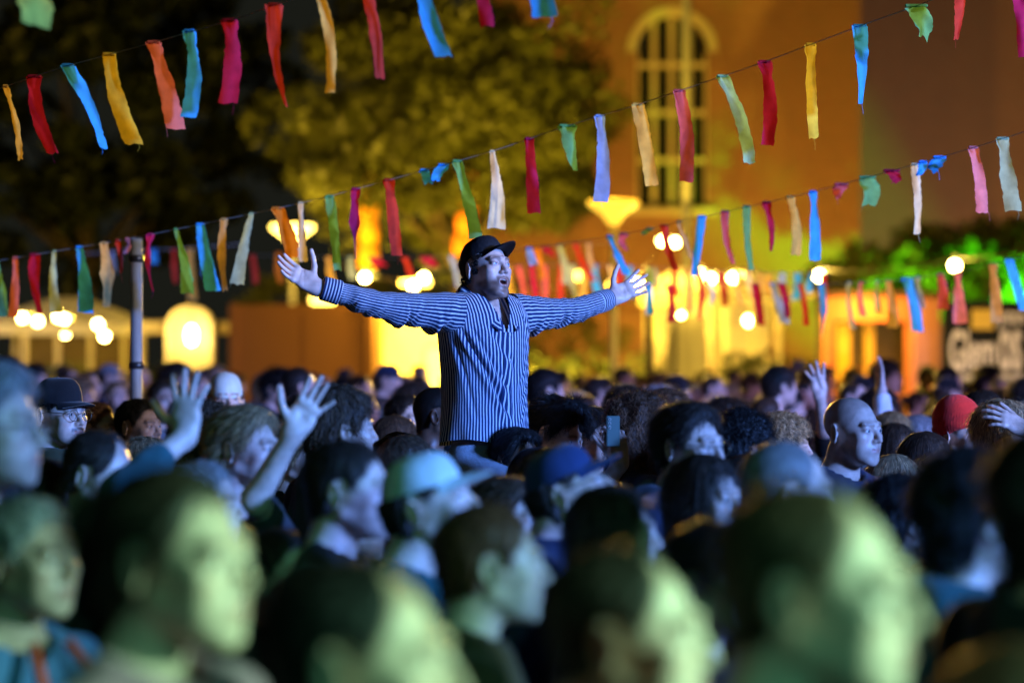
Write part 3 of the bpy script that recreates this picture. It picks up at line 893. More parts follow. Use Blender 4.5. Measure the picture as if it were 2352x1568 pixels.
def torso_disp(u, z):
    """folds of the shirt"""
    d = np.zeros_like(u)
    def fold(u0, z0, u1, z1, depth, w, ridge=0.6):
        nonlocal d
        L = math.hypot((u1 - u0) * .16, z1 - z0)
        tx, tz = (u1 - u0) * .16 / L, (z1 - z0) / L
        px_, pz_ = (u - u0) * .16, z - z0
        al = (px_ * tx + pz_ * tz) / L; di = px_ * tz - pz_ * tx
        env = sfade(al, -0.08, 0.15) * (1 - sfade(al, 0.85, 1.1))
        d = d + env * (-depth * np.exp(-(di / w) ** 2) + depth * ridge * np.exp(-((di - 1.9 * w) / (1.5 * w)) ** 2))
    fold(-1.05, 2.07, 0.05, 1.74, 0.015, 0.010, 0.9)
    fold(-0.80, 2.08, 0.00, 1.84, 0.012, 0.009, 0.9)
    fold(-1.30, 2.02, -0.75, 1.72, 0.006, 0.010)
    fold(-0.45, 2.10, 0.15, 1.93, 0.007, 0.010)
    fold(1.10, 2.06, 0.35, 1.86, 0.007, 0.009)
    fold(1.2, 1.93, 0.4, 1.80, 0.006, 0.008)
    fold(0.95, 1.86, 0.3, 1.70, 0.006, 0.008)
    fold(0.5, 2.13, 0.9, 1.98, 0.007, 0.008)
    P3 = np.stack([u * .16, z * 0.6, u * 0], -1).reshape(-1, 3).astype(np.float32)
    d = d + 0.0028 * wob(P3, 55, 1).reshape(u.shape) * (0.6 + 0.8 * sfade(u, 0.2, 0.8))
    P4 = np.stack([u * .16, z, u * 0], -1).reshape(-1, 3).astype(np.float32)
    d = d + 0.0016 * wob(P4, 140, 2).reshape(u.shape) * sfade(u, 0.15, 0.7)
    d = d + 0.017 * np.exp(-((z - 2.185) / 0.02) ** 2) * np.exp(-((np.abs(u) - 1.45) / .5) ** 2)     # bunched shoulders
    d = d + 0.006 * np.sin(u * 7 + 1) * np.exp(-((z - 1.64) / 0.05) ** 2)
    return d

def grid_faces(n, m, wrap=False):
    i, k = np.meshgrid(np.arange(n - 1), np.arange(m if wrap else m - 1), indexing='ij')
    k2 = (k + 1) % m
    return np.stack([i * m + k, i * m + k2, (i + 1) * m + k2, (i + 1) * m + k], -1).reshape(-1, 4)

hero = thing('person', 'man in dark cap and blue striped shirt sitting on shoulders with arms spread wide', 'person', (HX, HY, HZ))

# --- skin: head, neck and chest in one surface, both forearms with hands
HCEN = np.float32((-0.012, -0.022, 2.302))              # head centre, body frame (before the turn)
HHM = Matrix.Rotation(R(-3), 3, 'Z') @ Matrix.Rotation(R(-10), 3, 'X') @ Matrix.Rotation(R(3), 3, 'Y')
HR = np.array(HHM, dtype=np.float32)
hero_head = dict(mouth=1.0, jaw=0.91, nose=1.05, brow=1.1, cheek=0.95, w=0.97)
def hero_upper(P):
    d = head_sdf((P - HCEN) @ HR, **hero_head)
    nk = cap(P, (-0.008, 0.012, 2.235), (0, 0.020, 2.09), 0.060, 0.066)
    nk = smin(nk, ell(P, (0, 0.0, 2.02), (0.165, 0.088, 0.135)), 0.05)
    nk = smin(nk, cap(np.concatenate([np.abs(P[:, 0:1]), P[:, 1:]], 1), (0.03, 0.02, 2.17), (0.15, 0.015, 2.12), 0.03, 0.045), 0.04)
    return smin(d, nk, 0.022)
V1, Q1 = nets(hero_upper, (-0.20, -0.20, 1.90), (0.20, 0.16, 2.46), 0.0038)
T1 = head_tint((V1 - HCEN) @ HR, mouth=1.0, beard=1.0, beard_col=(0.26, 0.19, 0.16), moustache=.5, brows=(0.2, 0.14, 0.11), lips=(0.82, 0.52, 0.5))
T1[V1[:, 2] < 2.16, :3] = 1
Ve, Qe, mE = eyes_raw(1.0, gaze=(8, -3))
Ve = Ve @ HR.T + HCEN
V1 = toroot(V1); Ve = toroot(Ve)
# arm joints relative to the seat's column (camera frame): shoulder, elbow, wrist
SHR = np.array((-0.128, -0.128, 2.135)); ELR = np.array((-0.385, -0.245, 2.165)); WRR = np.array((-0.632, -0.300, 2.232))
SHL = np.array((0.128, 0.128, 2.135)); ELL = np.array((0.352, 0.300, 2.150)); WRL = np.array((0.512, 0.480, 2.205))
SH0 = np.float32((0, 0, HZ))
M_r, o_r = frame(WRR, (-0.80, -0.10, 0.52), (0.42, -0.80, 0.42))
M_l, o_l = frame(WRL, (0.80, 0.28, 0.42), (-0.18, -0.92, 0.20))
er_ = M_r.T @ np.float32(ELR - WRR); el_ = M_l.T @ np.float32(ELL - WRL)
Vr, Qr, Tr = hand_mesh(True, curl=(9, 10, 11, 13), splay=(4, 1, -1, -4), thumb=(60, 22), arm=0.10, wr=0.0275, er=0.032, elbow=er_)
el_ = el_ * np.float32((-1, 1, 1))
Vl, Ql, Tl = hand_mesh(False, curl=(6, 8, 10, 12), splay=(16, 3, -9, -21), thumb=(60, 14), arm=0.10, wr=0.0275, er=0.032, elbow=el_)
Vr = Vr @ M_r.T + o_r - SH0; Vl = Vl @ M_l.T + o_l - SH0
ARM_END_R = WRR + (ELR - WRR) * .3; ARM_END_L = WRL + (ELL - WRL) * .3
def hero_arms(P):
    P = P + SH0
    d = cap(P, SHR, ELR, 0.050, 0.040); d = np.minimum(d, cap(P, ELR, ARM_END_R, 0.040, 0.028))
    d = np.minimum(d, cap(P, SHL, ELL, 0.050, 0.040)); d = np.minimum(d, cap(P, ELL, ARM_END_L, 0.040, 0.028))
    return d
Va, Qa = nets(hero_arms, (-0.72, -0.40, 0.55), (0.60, 0.56, 0.85), 0.009)
parts = [(V1, Q1, T1, np.zeros(len(Q1), np.int32)), (Ve, Qe, np.ones((len(Ve), 4), np.float32), mE),
         (Vr, Qr, Tr, np.zeros(len(Qr), np.int32)), (Vl, Ql, Tl, np.zeros(len(Ql), np.int32)), (Va, Qa, np.ones((len(Va), 4), np.float32), np.zeros(len(Qa), np.int32))]
V = np.concatenate([p[0] for p in parts]); T = np.concatenate([p[2] for p in parts]); MI = np.concatenate([p[3] for p in parts])
Q = []; b0 = 0
for p in parts: Q.append(p[1] + b0); b0 += len(p[0])
M_HIRIS = noisy('blue_iris', (0.16, 0.26, 0.36), (0.26, 0.38, 0.48), 400, 0.12)
body = mesh_obj('body', V, np.concatenate(Q), [M_SKIN, M_EYEWHITE, M_HIRIS, M_PUPIL], hero, attrs={'Tint': T}, color=(0.70, 0.50, 0.41))
body.data.polygons.foreach_set('material_index', MI)

HH4 = Matrix.Translation((0, 0, -HZ)) @ Matrix.Rotation(R(HYAW), 4, 'Z') @ Matrix.Translation(Vector(HCEN)) @ HHM.to_4x4()
inst(hair_mesh('undercap'), 'hair', hero, (0.05, 0.032, 0.02), matrix=HH4 @ Matrix.Translation((0, 0, .008)) @ Matrix.Diagonal((.96, .95, .92, 1)))
# curls at the nape and before the ears
g = np.random.default_rng(12); kb = MB()
for i in range(84):
    a = (g.uniform(1.55, 3.1) if i < 64 else g.uniform(1.15, 1.4)) * (1 if i % 2 else -1)
    zc = g.uniform(-0.075, -0.022) if i < 64 else g.uniform(-.02, .03)
    p = Vector((math.sin(a) * 0.070, 0.020 - math.cos(a) * (0.074 + .25 * (zc + .085)), zc))
    r = g.uniform(0.004, 0.009); ph = g.uniform(0, 6.28); out = Vector((math.sin(a) * .8, -math.cos(a) * .8, -0.8)).normalized()
    s = out.orthogonal().normalized(); s2 = out.cross(s); Lc = g.uniform(.014, .028) if i < 64 else .014
    pts = [p + out * (Lc * t) + (s * math.cos(ph + t * 8) + s2 * math.sin(ph + t * 8)) * r for t in [j / 11 for j in range(12)]]
    kb.tube(pts, [0.0021] * 9 + [0.0017, 0.0012, 0.0007], 4)
kb.build('curls', M_HAIR, hero, True, (0.035, 0.022, 0.014)).matrix_local = HH4
cr, br, bt = cap_parts(1.0)
CAPM = HH4 @ Matrix.Translation((0, 0.004, 0.002)) @ Matrix.Rotation(R(-12), 4, 'X')
hc_ = inst(cr, 'cap', hero, mat=M_CAPCLOTH, matrix=CAPM); inst(br, 'brim', hc_, mat=M_CAPCLOTH, matrix=Matrix.Translation((0, 0.019, 0)) @ Matrix.Diagonal((0.98, 1.20, 1, 1))); inst(bt, 'button', hc_, mat=M_CAPCLOTH)
tb = MB()
for k in range(6): tb.box(((k - 2.5) * 0.0062, -0.0935 + 0.0012 * (k - 2.5) ** 2 * .8, -0.0575), (0.0057, 0.004, 0.006), 0, 0.001)
tb.build('teeth', M_TEETH, hero).matrix_local = HH4

# --- shirt
nu, nz = 260, 150
zz = np.concatenate([np.linspace(1.640, 2.13, 110), np.linspace(2.135, 2.22, 40)])
uu = np.linspace(-math.pi, math.pi, nu)
Z, U = np.meshgrid(zz, uu, indexing='ij')
D = torso_disp(U, Z)
hem = 0.016 * np.sin(U * 2 + .6) * (1 - sfade(Z, 1.64, 1.74))
Zw = Z - hem
P = torso_pt(U, Z, D); P[..., 2] = Zw
st = U
stx = np.sign(P[..., 0]) * np.arcsin(np.clip(np.abs(P[..., 0]) / 0.206, 0, 1) ** (1 / 0.88))
k = sfade(Z, 2.06, 2.16); front = (np.abs(U) < math.pi / 2)
stripe = (st * (1 - k) + np.where(front, stx, np.sign(U) * math.pi - stx) * k) * 0.150 + 5.0 + 0.0012 * wob(P.reshape(-1, 3).astype(np.float32), 30, 4).reshape(U.shape)
F = grid_faces(len(zz), nu)
cx_ = P.reshape(-1, 3)
vneck = (np.abs(cx_[:, 0]) < 0.42 * (cx_[:, 2] - 2.055) + 0.004) & (cx_[:, 1] < 0) & (cx_[:, 2] > 2.055)
ring_ = ((cx_[:, 0] / 0.100) ** 2 + ((cx_[:, 1] - .006) / 0.092) ** 2 < 1) & (cx_[:, 2] > 2.12)
F = F[~(vneck | ring_)[F].all(1)]
shirt = mesh_obj('shirt', toroot(cx_), F, M_STRIPE, hero, attrs={'stripe': stripe.reshape(-1)})
# placket with buttons, standing proud of the shirt
zz2 = np.linspace(1.645, 2.062, 120)
Z2, W2 = np.meshgrid(zz2, np.linspace(-0.016, 0.016, 7), indexing='ij')
u0 = 0.012 * np.sin(Z2 * 30) + 0.03 * np.sin(Z2 * 9 + 1)
U2 = u0 + W2 / 0.15
lift = 0.0045 + 0.003 * np.sin(Z2 * 46) * (W2 < 0) - 0.0035 * (np.abs(W2) > 0.0155)
P2 = torso_pt(U2, Z2, torso_disp(U2, Z2) + lift)
mesh_obj('placket', toroot(P2.reshape(-1, 3)), grid_faces(120, 7), M_STRIPE, shirt, attrs={'stripe': (W2.reshape(-1) + 1.0)})
for zb in (2.052, 1.956, 1.856, 1.759):
    ub = 0.012 * math.sin(zb * 30) + 0.03 * math.sin(zb * 9 + 1) + 0.02
    pb = torso_pt(np.array([ub]), np.array([zb]), torso_disp(np.array([ub]), np.array([zb])) + 0.0075)[0]
    bm_ = MB().lathe([(0.0001, 0.0012), (0.0035, 0.001), (0.0048, 0.0018), (0.0056, 0.0008), (0.0056, -0.002)], n=14)
    bo = bm_.build('button', M_BUTTON, shirt, True)
    bo.matrix_local = Matrix.Translation(Vector(toroot(pb[None])[0])) @ Matrix.Rotation(R(HYAW), 4, 'Z') @ Matrix.Rotation(R(90), 4, 'X')
# collar: stand and folded leaf
nc = 90
uc = np.linspace(R(22), R(338), nc)
fd = np.minimum(uc, 2 * math.pi - uc)
drop = 0.118 * np.exp(-((fd - R(22)) / R(55)) ** 2)
rows = []
for (off, dz) in ((0.006, -0.016), (0.004, 0.012), (0.004, 0.030), (0.008, 0.035), (0.016, 0.027), (0.030, 0.008), (0.044, -0.012)):
    a, b = 0.070 + off, 0.066 + off
    tip = np.exp(-((fd - R(22)) / R(16)) ** 2) * (dz < 0.03) * 0.018 * (off > .005)
    wig = 0.004 * np.sin(uc * 9) * (off > .01)
    rows.append(np.stack([(a + wig) * np.sin(uc) * (1 + .35 * drop / .125 * 0), 0.006 - (b + wig + 0.40 * drop) * np.cos(uc), 2.212 - drop + dz - tip + 0.012 * (1 - np.cos(uc)) / 2], -1))
Pc = np.stack(rows, 0)
Sc = np.repeat(np.array([0, .006, .012, .018, .024, .036, .048])[:, None], nc, 1) + 1.0
col = mesh_obj('collar', toroot(Pc.reshape(-1, 3)), grid_faces(7, nc), M_STRIPE, shirt, attrs={'stripe': Sc.reshape(-1)})
cb = Pc[5, 6]
bo = MB().sphere((0, 0, 0), 0.005, 10, 6, 0.5).build('button', M_BUTTON, shirt, True); bo.location = Vector(toroot((cb + np.array((-.002, -.004, 0)))[None])[0])

def sleeve(sh, el, wr, seed, side):
    sh, el, wr = (np.array(v, float) for v in (sh, el, wr))
    inn = sh + (sh - el) / np.linalg.norm(sh - el) * 0.045
    n, m = 150, 72
    t = np.linspace(0, 1, n)
    L0 = np.linalg.norm(el - inn); L1 = np.linalg.norm(wr - el); ts = L0 / (L0 + L1)
    C = np.zeros((n, 3))
    for i, ti in enumerate(t):          # rounded elbow
        def lin(s): return inn + (el - inn) * (s / ts) if s < ts else el + (wr - el) * ((s - ts) / (1 - ts))
        C[i] = np.mean([lin(min(1, max(0, ti + o))) for o in (-.08, -.04, 0, .04, .08)], 0)
    rad = np.interp(t, [0, .10, .25, .45, .65, .85, .96, 1.0], [.080, .078, .066, .053, .047, .044, .043, .041])
    tan = np.gradient(C, axis=0); tan /= np.linalg.norm(tan, axis=1, keepdims=True)
    up = np.array((0, 0, 1.0)); sdv = np.cross(tan, up); sdv /= np.linalg.norm(sdv, axis=1, keepdims=True); upv = np.cross(sdv, tan)
    A = np.linspace(0, 2 * math.pi, m)            # 0 = down
    Tt, Aa = np.meshgrid(t, A, indexing='ij')
    low = (1 + np.cos(Aa)) / 2
    G = np.stack([Tt * .55, np.cos(Aa) * .05, np.sin(Aa) * .05], -1).reshape(-1, 3).astype(np.float32)
    dsp = 0.0060 * wob(G * np.float32((1, .8, .8)), 42, seed).reshape(Tt.shape) * (0.4 + low) + 0.0014 * wob(G, 110, seed + 1).reshape(Tt.shape)
    for (tc_, w_, dep, ph_) in ((.14, .030, .014, 1.2), (.27, .020, .009, -.9), (.43, .020, .016, .6), (.53, .014, .013, -.6), (.66, .022, .010, 1.0), (.90, .012, .007, .5)):
        x_ = (Tt - tc_ - 0.07 * np.sin(Aa + ph_)) / w_
        dsp += dep * (np.exp(-(x_ - .9) ** 2) * .7 - np.exp(-(x_ + .6) ** 2)) * (low ** 1.5)
    rr_ = rad[:, None] * (1 + 0.22 * low * np.sin(math.pi * np.clip(Tt, 0, 1)) ** .7) + dsp
    Pn = C[:, None, :] + (-np.cos(Aa)[..., None] * upv[:, None, :] + np.sin(Aa)[..., None] * sdv[:, None, :]) * rr_[..., None]
    s_ = mesh_obj('sleeve', Pn.reshape(-1, 3) - SH0, grid_faces(n, m), M_STRIPE, shirt, attrs={'stripe': (Aa * 0.0585 + 3.0 + 0.04 * (Tt - .5) * np.sin(Aa) * .15).reshape(-1)})
    # cuff
    d_ = (wr - el) / np.linalg.norm(wr - el)
    sd_ = np.cross(d_, up); sd_ /= np.linalg.norm(sd_); up_ = np.cross(sd_, d_)
    prof = [(-.012, .040), (-.008, .0455), (.0, .046), (.02, .0455), (.045, .0445), (.058, .044), (.060, .042), (.058, .0405), (.03, .040)]
    A2 = np.linspace(0, 2 * math.pi, 48)
    rows_ = [wr + d_ * (l_ - .006) + (-np.cos(A2)[:, None] * up_ + np.sin(A2)[:, None] * sd_) * (r_ * (1 + .03 * np.sin(A2 * 2 + seed))[:, None]) for l_, r_ in prof]
    Pq = np.stack(rows_, 0)
    sc_ = np.repeat(np.array([p[0] for p in prof])[:, None], 48, 1) + 1.003
    mesh_obj('cuff', Pq.reshape(-1, 3) - SH0, grid_faces(len(prof), 48), M_STRIPE, shirt, attrs={'stripe': sc_.reshape(-1)})
d_r = (WRR - ELR) / np.linalg.norm(WRR - ELR); d_l = (WRL - ELL) / np.linalg.norm(WRL - ELL)
sleeve(SHR, ELR, WRR - d_r * 0.085, 1, -1)
sleeve(SHL, ELL, WRL - d_l * 0.085, 3, 1)
# --- trousers: hips, thighs over the carrier's shoulders, shins hanging in front
def trou(P):
    P = P @ RZ + np.float32((0, 0, HZ))         # back to the body frame
    S = np.concatenate([np.abs(P[:, 0:1]), P[:, 1:]], 1)
    d = ell(P, (0, 0.01, 1.60), (0.140, 0.105, 0.13))
    d = smin(d, cap(S, (0.09, 0.0, 1.535), (0.140, -0.36, 1.46), 0.080, 0.062), 0.05)
    d = smin(d, cap(S, (0.140, -0.36, 1.46), (0.130, -0.33, 1.06), 0.062, 0.050), 0.03)
    d = smin(d, cap(S, (0.130, -0.34, 1.02), (0.135, -0.46, 0.99), 0.042, 0.036), 0.02)
    return smax(d + 0.003 * wob(P, 60, 1), P[:, 2] - 1.72, 0.01)
Vt, Qt = nets(trou, (-0.32, -0.52, -0.56), (0.58, 0.32, 0.30), 0.011)
mesh_obj('trousers', Vt, Qt, M_DENIM, hero)

# ------------------------------------------------------------------ the setting
M_GROUND = noisy('trodden_gravel', (0.045, 0.042, 0.036), (0.075, 0.068, 0.056), 6, 0.95, bump=0.3, detail=8)
gb = MB(); gb.add([(-150, -60, 0), (150, -60, 0), (150, 240, 0), (-150, 240, 0)], [(0, 1, 2, 3)])
tag(gb.build('ground', M_GROUND), kind='structure')

def brick_mat():
    m, nt, b = new_mat('brick_wall')
    tc = nd(nt, 'ShaderNodeTexCoord'); mp = nd(nt, 'ShaderNodeMapping'); mp.inputs['Rotation'].default_value = (R(90), 0, 0)
    br = nd(nt, 'ShaderNodeTexBrick')
    br.inputs['Color1'].default_value = (0.30, 0.105, 0.055, 1); br.inputs['Color2'].default_value = (0.22, 0.075, 0.04, 1); br.inputs['Mortar'].default_value = (0.28, 0.24, 0.2, 1)
    br.inputs['Scale'].default_value = 1.0; br.inputs['Mortar Size'].default_value = 0.012
    br.inputs['Brick Width'].default_value = 0.24; br.inputs['Row Height'].default_value = 0.075
    nt.links.new(tc.outputs['Object'], mp.inputs['Vector']); nt.links.new(mp.outputs[0], br.inputs['Vector'])
    nt.links.new(br.outputs['Color'], b.inputs['Base Color']); b.inputs['Roughness'].default_value = 0.9
    return m
M_BRICK = brick_mat()
M_STONE = noisy('pale_window_stone', (0.50, 0.44, 0.32), (0.6, 0.53, 0.4), 9, 0.8)
M_PANE = noisy('dark_window_glass', (0.012, 0.014, 0.014), (0.02, 0.022, 0.022), 3, 0.08)
M_PALE = noisy('pale_painted_boards', (0.55, 0.50, 0.40), (0.66, 0.6, 0.48), 5, 0.7)
M_CANVAS = noisy('white_canvas', (0.62, 0.60, 0.57), (0.74, 0.72, 0.68), 4, 0.85, bump=0.1)
M_RUST = noisy('brown_container_paint', (0.19, 0.08, 0.022), (0.23, 0.095, 0.028), 3, 0.65)
M_STEEL = noisy('galvanised_steel', (0.24, 0.24, 0.24), (0.33, 0.33, 0.33), 30, 0.5, metallic=0.2)
M_BARK = noisy('bark', (0.06, 0.045, 0.03), (0.12, 0.09, 0.06), 14, 0.95, bump=0.6)
M_WOODOR = noisy('orange_booth_wood', (0.50, 0.16, 0.05), (0.62, 0.22, 0.08), 5, 0.7)
M_SIGN = noisy('black_sign_board', (0.010, 0.011, 0.010), (0.016, 0.017, 0.016), 8, 0.95, spec=0.1)
M_LETTER = noisy('white_sign_letters', (0.62, 0.58, 0.56), (0.72, 0.68, 0.66), 12, 0.7)
M_YPATCH = noisy('yellow_sign_patch', (0.62, 0.42, 0.05), (0.7, 0.48, 0.07), 8, 0.7)
M_MAUVE = noisy('pink_post_paint', (0.42, 0.2, 0.22), (0.5, 0.26, 0.28), 5, 0.7)
M_DARKWOOD = noisy('dark_stained_wood', (0.05, 0.035, 0.02), (0.08, 0.055, 0.03), 6, 0.8)
M_REDCLOTH = noisy('red_banner_cloth', (0.5, 0.05, 0.02), (0.6, 0.08, 0.03), 6, 0.8)
SODIUM = (1.0, 0.60, 0.06)
M_BULB = emit('lit_bulb_glass', (1.0, 0.72, 0.22), 60.0)
M_BULBDIM = emit('dim_bulb_glass', (1.0, 0.62, 0.10), 9.0)
M_SHADE = emit('glowing_lamp_shade', (1.0, 0.60, 0.05), 1.3)
M_SHADE2 = emit('bright_lamp_shade', (1.0, 0.68, 0.12), 9.0)
M_LANTERN = emit('orange_lantern_paper', (1.0, 0.24, 0.01), 0.34)
M_LANTERN2 = emit('amber_lantern_paper', (1.0, 0.38, 0.01), 0.26)

def leaf_mat(name, c1, c2):
    m, nt, b = new_mat(name)
    tc = nd(nt, 'ShaderNodeTexCoord'); no = nd(nt, 'ShaderNodeTexNoise'); no.inputs['Scale'].default_value = 1.4
    mx = nd(nt, 'ShaderNodeMix', data_type='RGBA'); mx.inputs[6].default_value = (*c1, 1); mx.inputs[7].default_value = (*c2, 1)
    nt.links.new(tc.outputs['Object'], no.inputs['Vector']); nt.links.new(no.outputs['Fac'], mx.inputs[0])
    nt.links.new(mx.outputs[2], b.inputs['Base Color']); b.inputs['Roughness'].default_value = 0.55
    tr = nd(nt, 'ShaderNodeBsdfTranslucent'); ad = nd(nt, 'ShaderNodeMixShader'); ad.inputs[0].default_value = 0.35
    nt.links.new(mx.outputs[2], tr.inputs['Color'])
    nt.links.new(b.outputs[0], ad.inputs[1]); nt.links.new(tr.outputs[0], ad.inputs[2])
    nt.links.new(ad.outputs[0], nt.nodes['Material Output'].inputs['Surface'])
    return m
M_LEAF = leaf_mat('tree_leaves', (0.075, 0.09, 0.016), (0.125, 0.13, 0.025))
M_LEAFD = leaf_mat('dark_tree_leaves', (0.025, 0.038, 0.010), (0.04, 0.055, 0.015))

def leaves(g, centres, radii, per, size):
    n = len(centres) * per
    c = np.repeat(np.float32(centres), per, 0); r = np.repeat(np.float32(radii), per)[:, None]
    d = g.normal(size=(n, 3)); d /= np.linalg.norm(d, axis=1, keepdims=True)
    p = c + d * r * (g.uniform(0.25, 1.0, (n, 1)) ** 0.5) * np.float32((1, 1, .75))
    a = g.normal(size=(n, 3)); a /= np.linalg.norm(a, axis=1, keepdims=True)
    b = np.cross(a, g.normal(size=(n, 3))); b /= np.linalg.norm(b, axis=1, keepdims=True)
    s = size * g.uniform(0.6, 1.3, (n, 1))
    V = np.stack([p - a * s, p + b * s * .42, p + a * s, p - b * s * .42], 1).reshape(-1, 3)
    return V, np.arange(n * 4).reshape(-1, 4)

def tree(name, label, base, trunk_h, crown_c, crown_r, nclump, per, size, mat, seed, clump_r=0.75, group=None):
    g = np.random.default_rng(seed)
    base = Vector(base)
    e = thing(name, label, 'tree', base, group=group)
    cc = Vector(crown_c) - base
    dirs = g.normal(size=(nclump, 3)); dirs /= np.linalg.norm(dirs, axis=1, keepdims=True)
    C = np.float32(cc) + dirs * np.float32(crown_r) * (g.uniform(0.3, 1.0, (nclump, 1)) ** .6)
    Rr = clump_r * g.uniform(.6, 1.25, nclump)
    V, F = leaves(g, C, Rr, per, size)
    t = MB()
    fork = Vector((0.1, 0, trunk_h))
    t.tube([(0, 0, -0.1), (0.03, 0, trunk_h * .5), fork], [0.24, 0.18, 0.15], 10)
    for i in range(0, nclump, max(1, nclump // 14)):
        q = Vector(map(float, C[i])); mid = fork.lerp(q, .5) + Vector((0, 0, .25))
        t.tube([fork - Vector((0, 0, .1)), mid, q], [0.09, 0.05, 0.018], 6)
    t.build('trunk', M_BARK, e, True)
    mesh_obj('crown', V, F, mat, e, smooth=False)
    return e

# --- brick hall with the arched window (55 m away)
BD = 55.0
bl = thing('brick_hall', 'tall brick building with arched window behind the tree', 'building', (3.8, BD, 0))
x0, x1 = px(1120, 0, BD).x - 3.8, px(1976, 0, BD).x - 3.8
wx0, wx1 = px(1462, 0, BD).x - 3.8, px(1626, 0, BD).x - 3.8
wz0, wz1 = px(0, 478, BD).z, px(0, 120, BD).z           # sill and springing line
wr_ = (wx1 - wx0) / 2; wc = (wx0 + wx1) / 2
H_ = 17.0; dep = 9.0
# wall as one outline with the window opening left free
V = []; F = []
arch = [(wc + wr_ * math.cos(a), wz1 + wr_ * math.sin(a)) for a in np.linspace(math.pi, 0, 17)]
m = MB()
m.add([(x0, 0, 0), (wx0, 0, 0), (wx0, 0, H_), (x0, 0, H_)], [(0, 1, 2, 3)])
m.add([(wx1, 0, 0), (x1, 0, 0), (x1, 0, H_), (wx1, 0, H_)], [(0, 1, 2, 3)])
m.add([(wx0, 0, 0), (wx1, 0, 0), (wx1, 0, wz0), (wx0, 0, wz0)], [(0, 1, 2, 3)])
for i in range(16):
    (ax, az), (bx, bz) = arch[i], arch[i + 1]
    m.add([(ax, 0, az), (bx, 0, bz), (bx, 0, H_), (ax, 0, H_)], [(0, 1, 2, 3)])
    m.add([(ax, 0, az), (ax, .35, az), (bx, .35, bz), (bx, 0, bz)], [(0, 1, 2, 3)])
m.add([(wx0, 0, wz0), (wx0, 0, wz1), (wx0, .35, wz1), (wx0, .35, wz0)], [(0, 1, 2, 3)])
m.add([(wx1, 0, wz0), (wx1, .35, wz0), (wx1, .35, wz1), (wx1, 0, wz1)], [(0, 1, 2, 3)])
m.add([(wx0, 0, wz0), (wx0, .35, wz0), (wx1, .35, wz0), (wx1, 0, wz0)], [(0, 1, 2, 3)])
m.add([(x1, 0, 0), (x1, dep, 0), (x1, dep, H_), (x1, 0, H_)], [(0, 1, 2, 3)])
m.add([(x0, 0, 0), (x0, 0, H_), (x0, dep, H_), (x0, dep, 0)], [(0, 1, 2, 3)])
m.build('wall', M_BRICK, bl)
MB().box(((x0 + x1) / 2, dep / 2, H_ + .15), (x1 - x0 + .6, dep + .6, .3)).build('roof', M_DARKWOOD, bl)
# raised brick band round the arch
m = MB()
for i in range(16):
    a0, a1 = math.pi - math.pi * i / 16, math.pi - math.pi * (i + 1) / 16
    P_ = [(wc + (wr_ + o) * math.cos(a), y, wz1 + (wr_ + o) * math.sin(a)) for y in (-.06, 0.02) for o in (0.0, .22) for a in (a0, a1)]
    m.add(P_, [(0, 1, 3, 2), (4, 6, 7, 5), (2, 3, 7, 6), (0, 4, 5, 1)])
m.build('arch_band', M_STONE, bl)
win = MB()
for t_ in (0, .25, .5, .75, 1): 
    xx = wx0 + (wx1 - wx0) * t_; top_ = wz1 + math.sqrt(max(0, wr_ ** 2 - (xx - wc) ** 2))
    win.box((xx, .20, (wz0 + top_) / 2), (.11, .10, top_ - wz0))
wf = win.build('window_frame', M_STONE, bl)
zs = [wz0 + 1.09 * k for k in range(0, 5)]
for z_ in zs:
    hw = wr_ if z_ <= wz1 else math.sqrt(max(0, wr_ ** 2 - (z_ - wz1) ** 2))
    MB().box((wc, .19, z_), (2 * hw, .10, .12)).build('transom', M_STONE, wf)
for i in range(4):
    xa, xb = wx0 + (wx1 - wx0) * i / 4, wx0 + (wx1 - wx0) * (i + 1) / 4
    for k in range(5):
        za = zs[k]; ta = [wz1 + math.sqrt(max(0, wr_ ** 2 - (q - wc) ** 2)) for q in (xa, (xa + xb) / 2, xb)]
        zb = zs[k + 1] if k < 4 else 99
        if min(zb, max(ta)) - za < .1: continue
        q = [(xa + .055, .25, za), (xb - .055, .25, za), (xb - .055, .25, max(za, min(zb, ta[2]))), ((xa + xb) / 2, .25, min(zb, ta[1])), (xa + .055, .25, max(za, min(zb, ta[0])))]
        MB().add(q, [(0, 1, 2, 3, 4)]).build('pane', M_PANE, wf)
MB().box((wc, -.06, wz0 - .08), (wx1 - wx0 + .4, .2, .14)).build('sill', M_STONE, bl)
# set-back wing to the right
wg = thing('brick_wing', 'plain brick wing of the hall, dim and greenish, at the right', 'building', (15.5, 74, 0))
MB().box((0, 3, 8), (19, 6, 16)).build('wall', M_BRICK, wg); MB().box((0, 3, 16.15), (19.3, 6.3, .3)).build('roof', M_DARKWOOD, wg)
# yellow-lit mast before the window
ms = thing('flag_mast', 'slim pale mast standing before the arched window', 'mast', (px(1577, 0, 44).x, 44, 0))
MB().tube([(0, 0, 0), (0, 0, 6), (0, 0, 14)], [.10, .085, .06], 12).build('pole', M_STEEL, ms, True); MB().lathe([(.19, 0), (.19, .12), (.11, .16)], n=16).build('base', M_STEEL, ms, True)

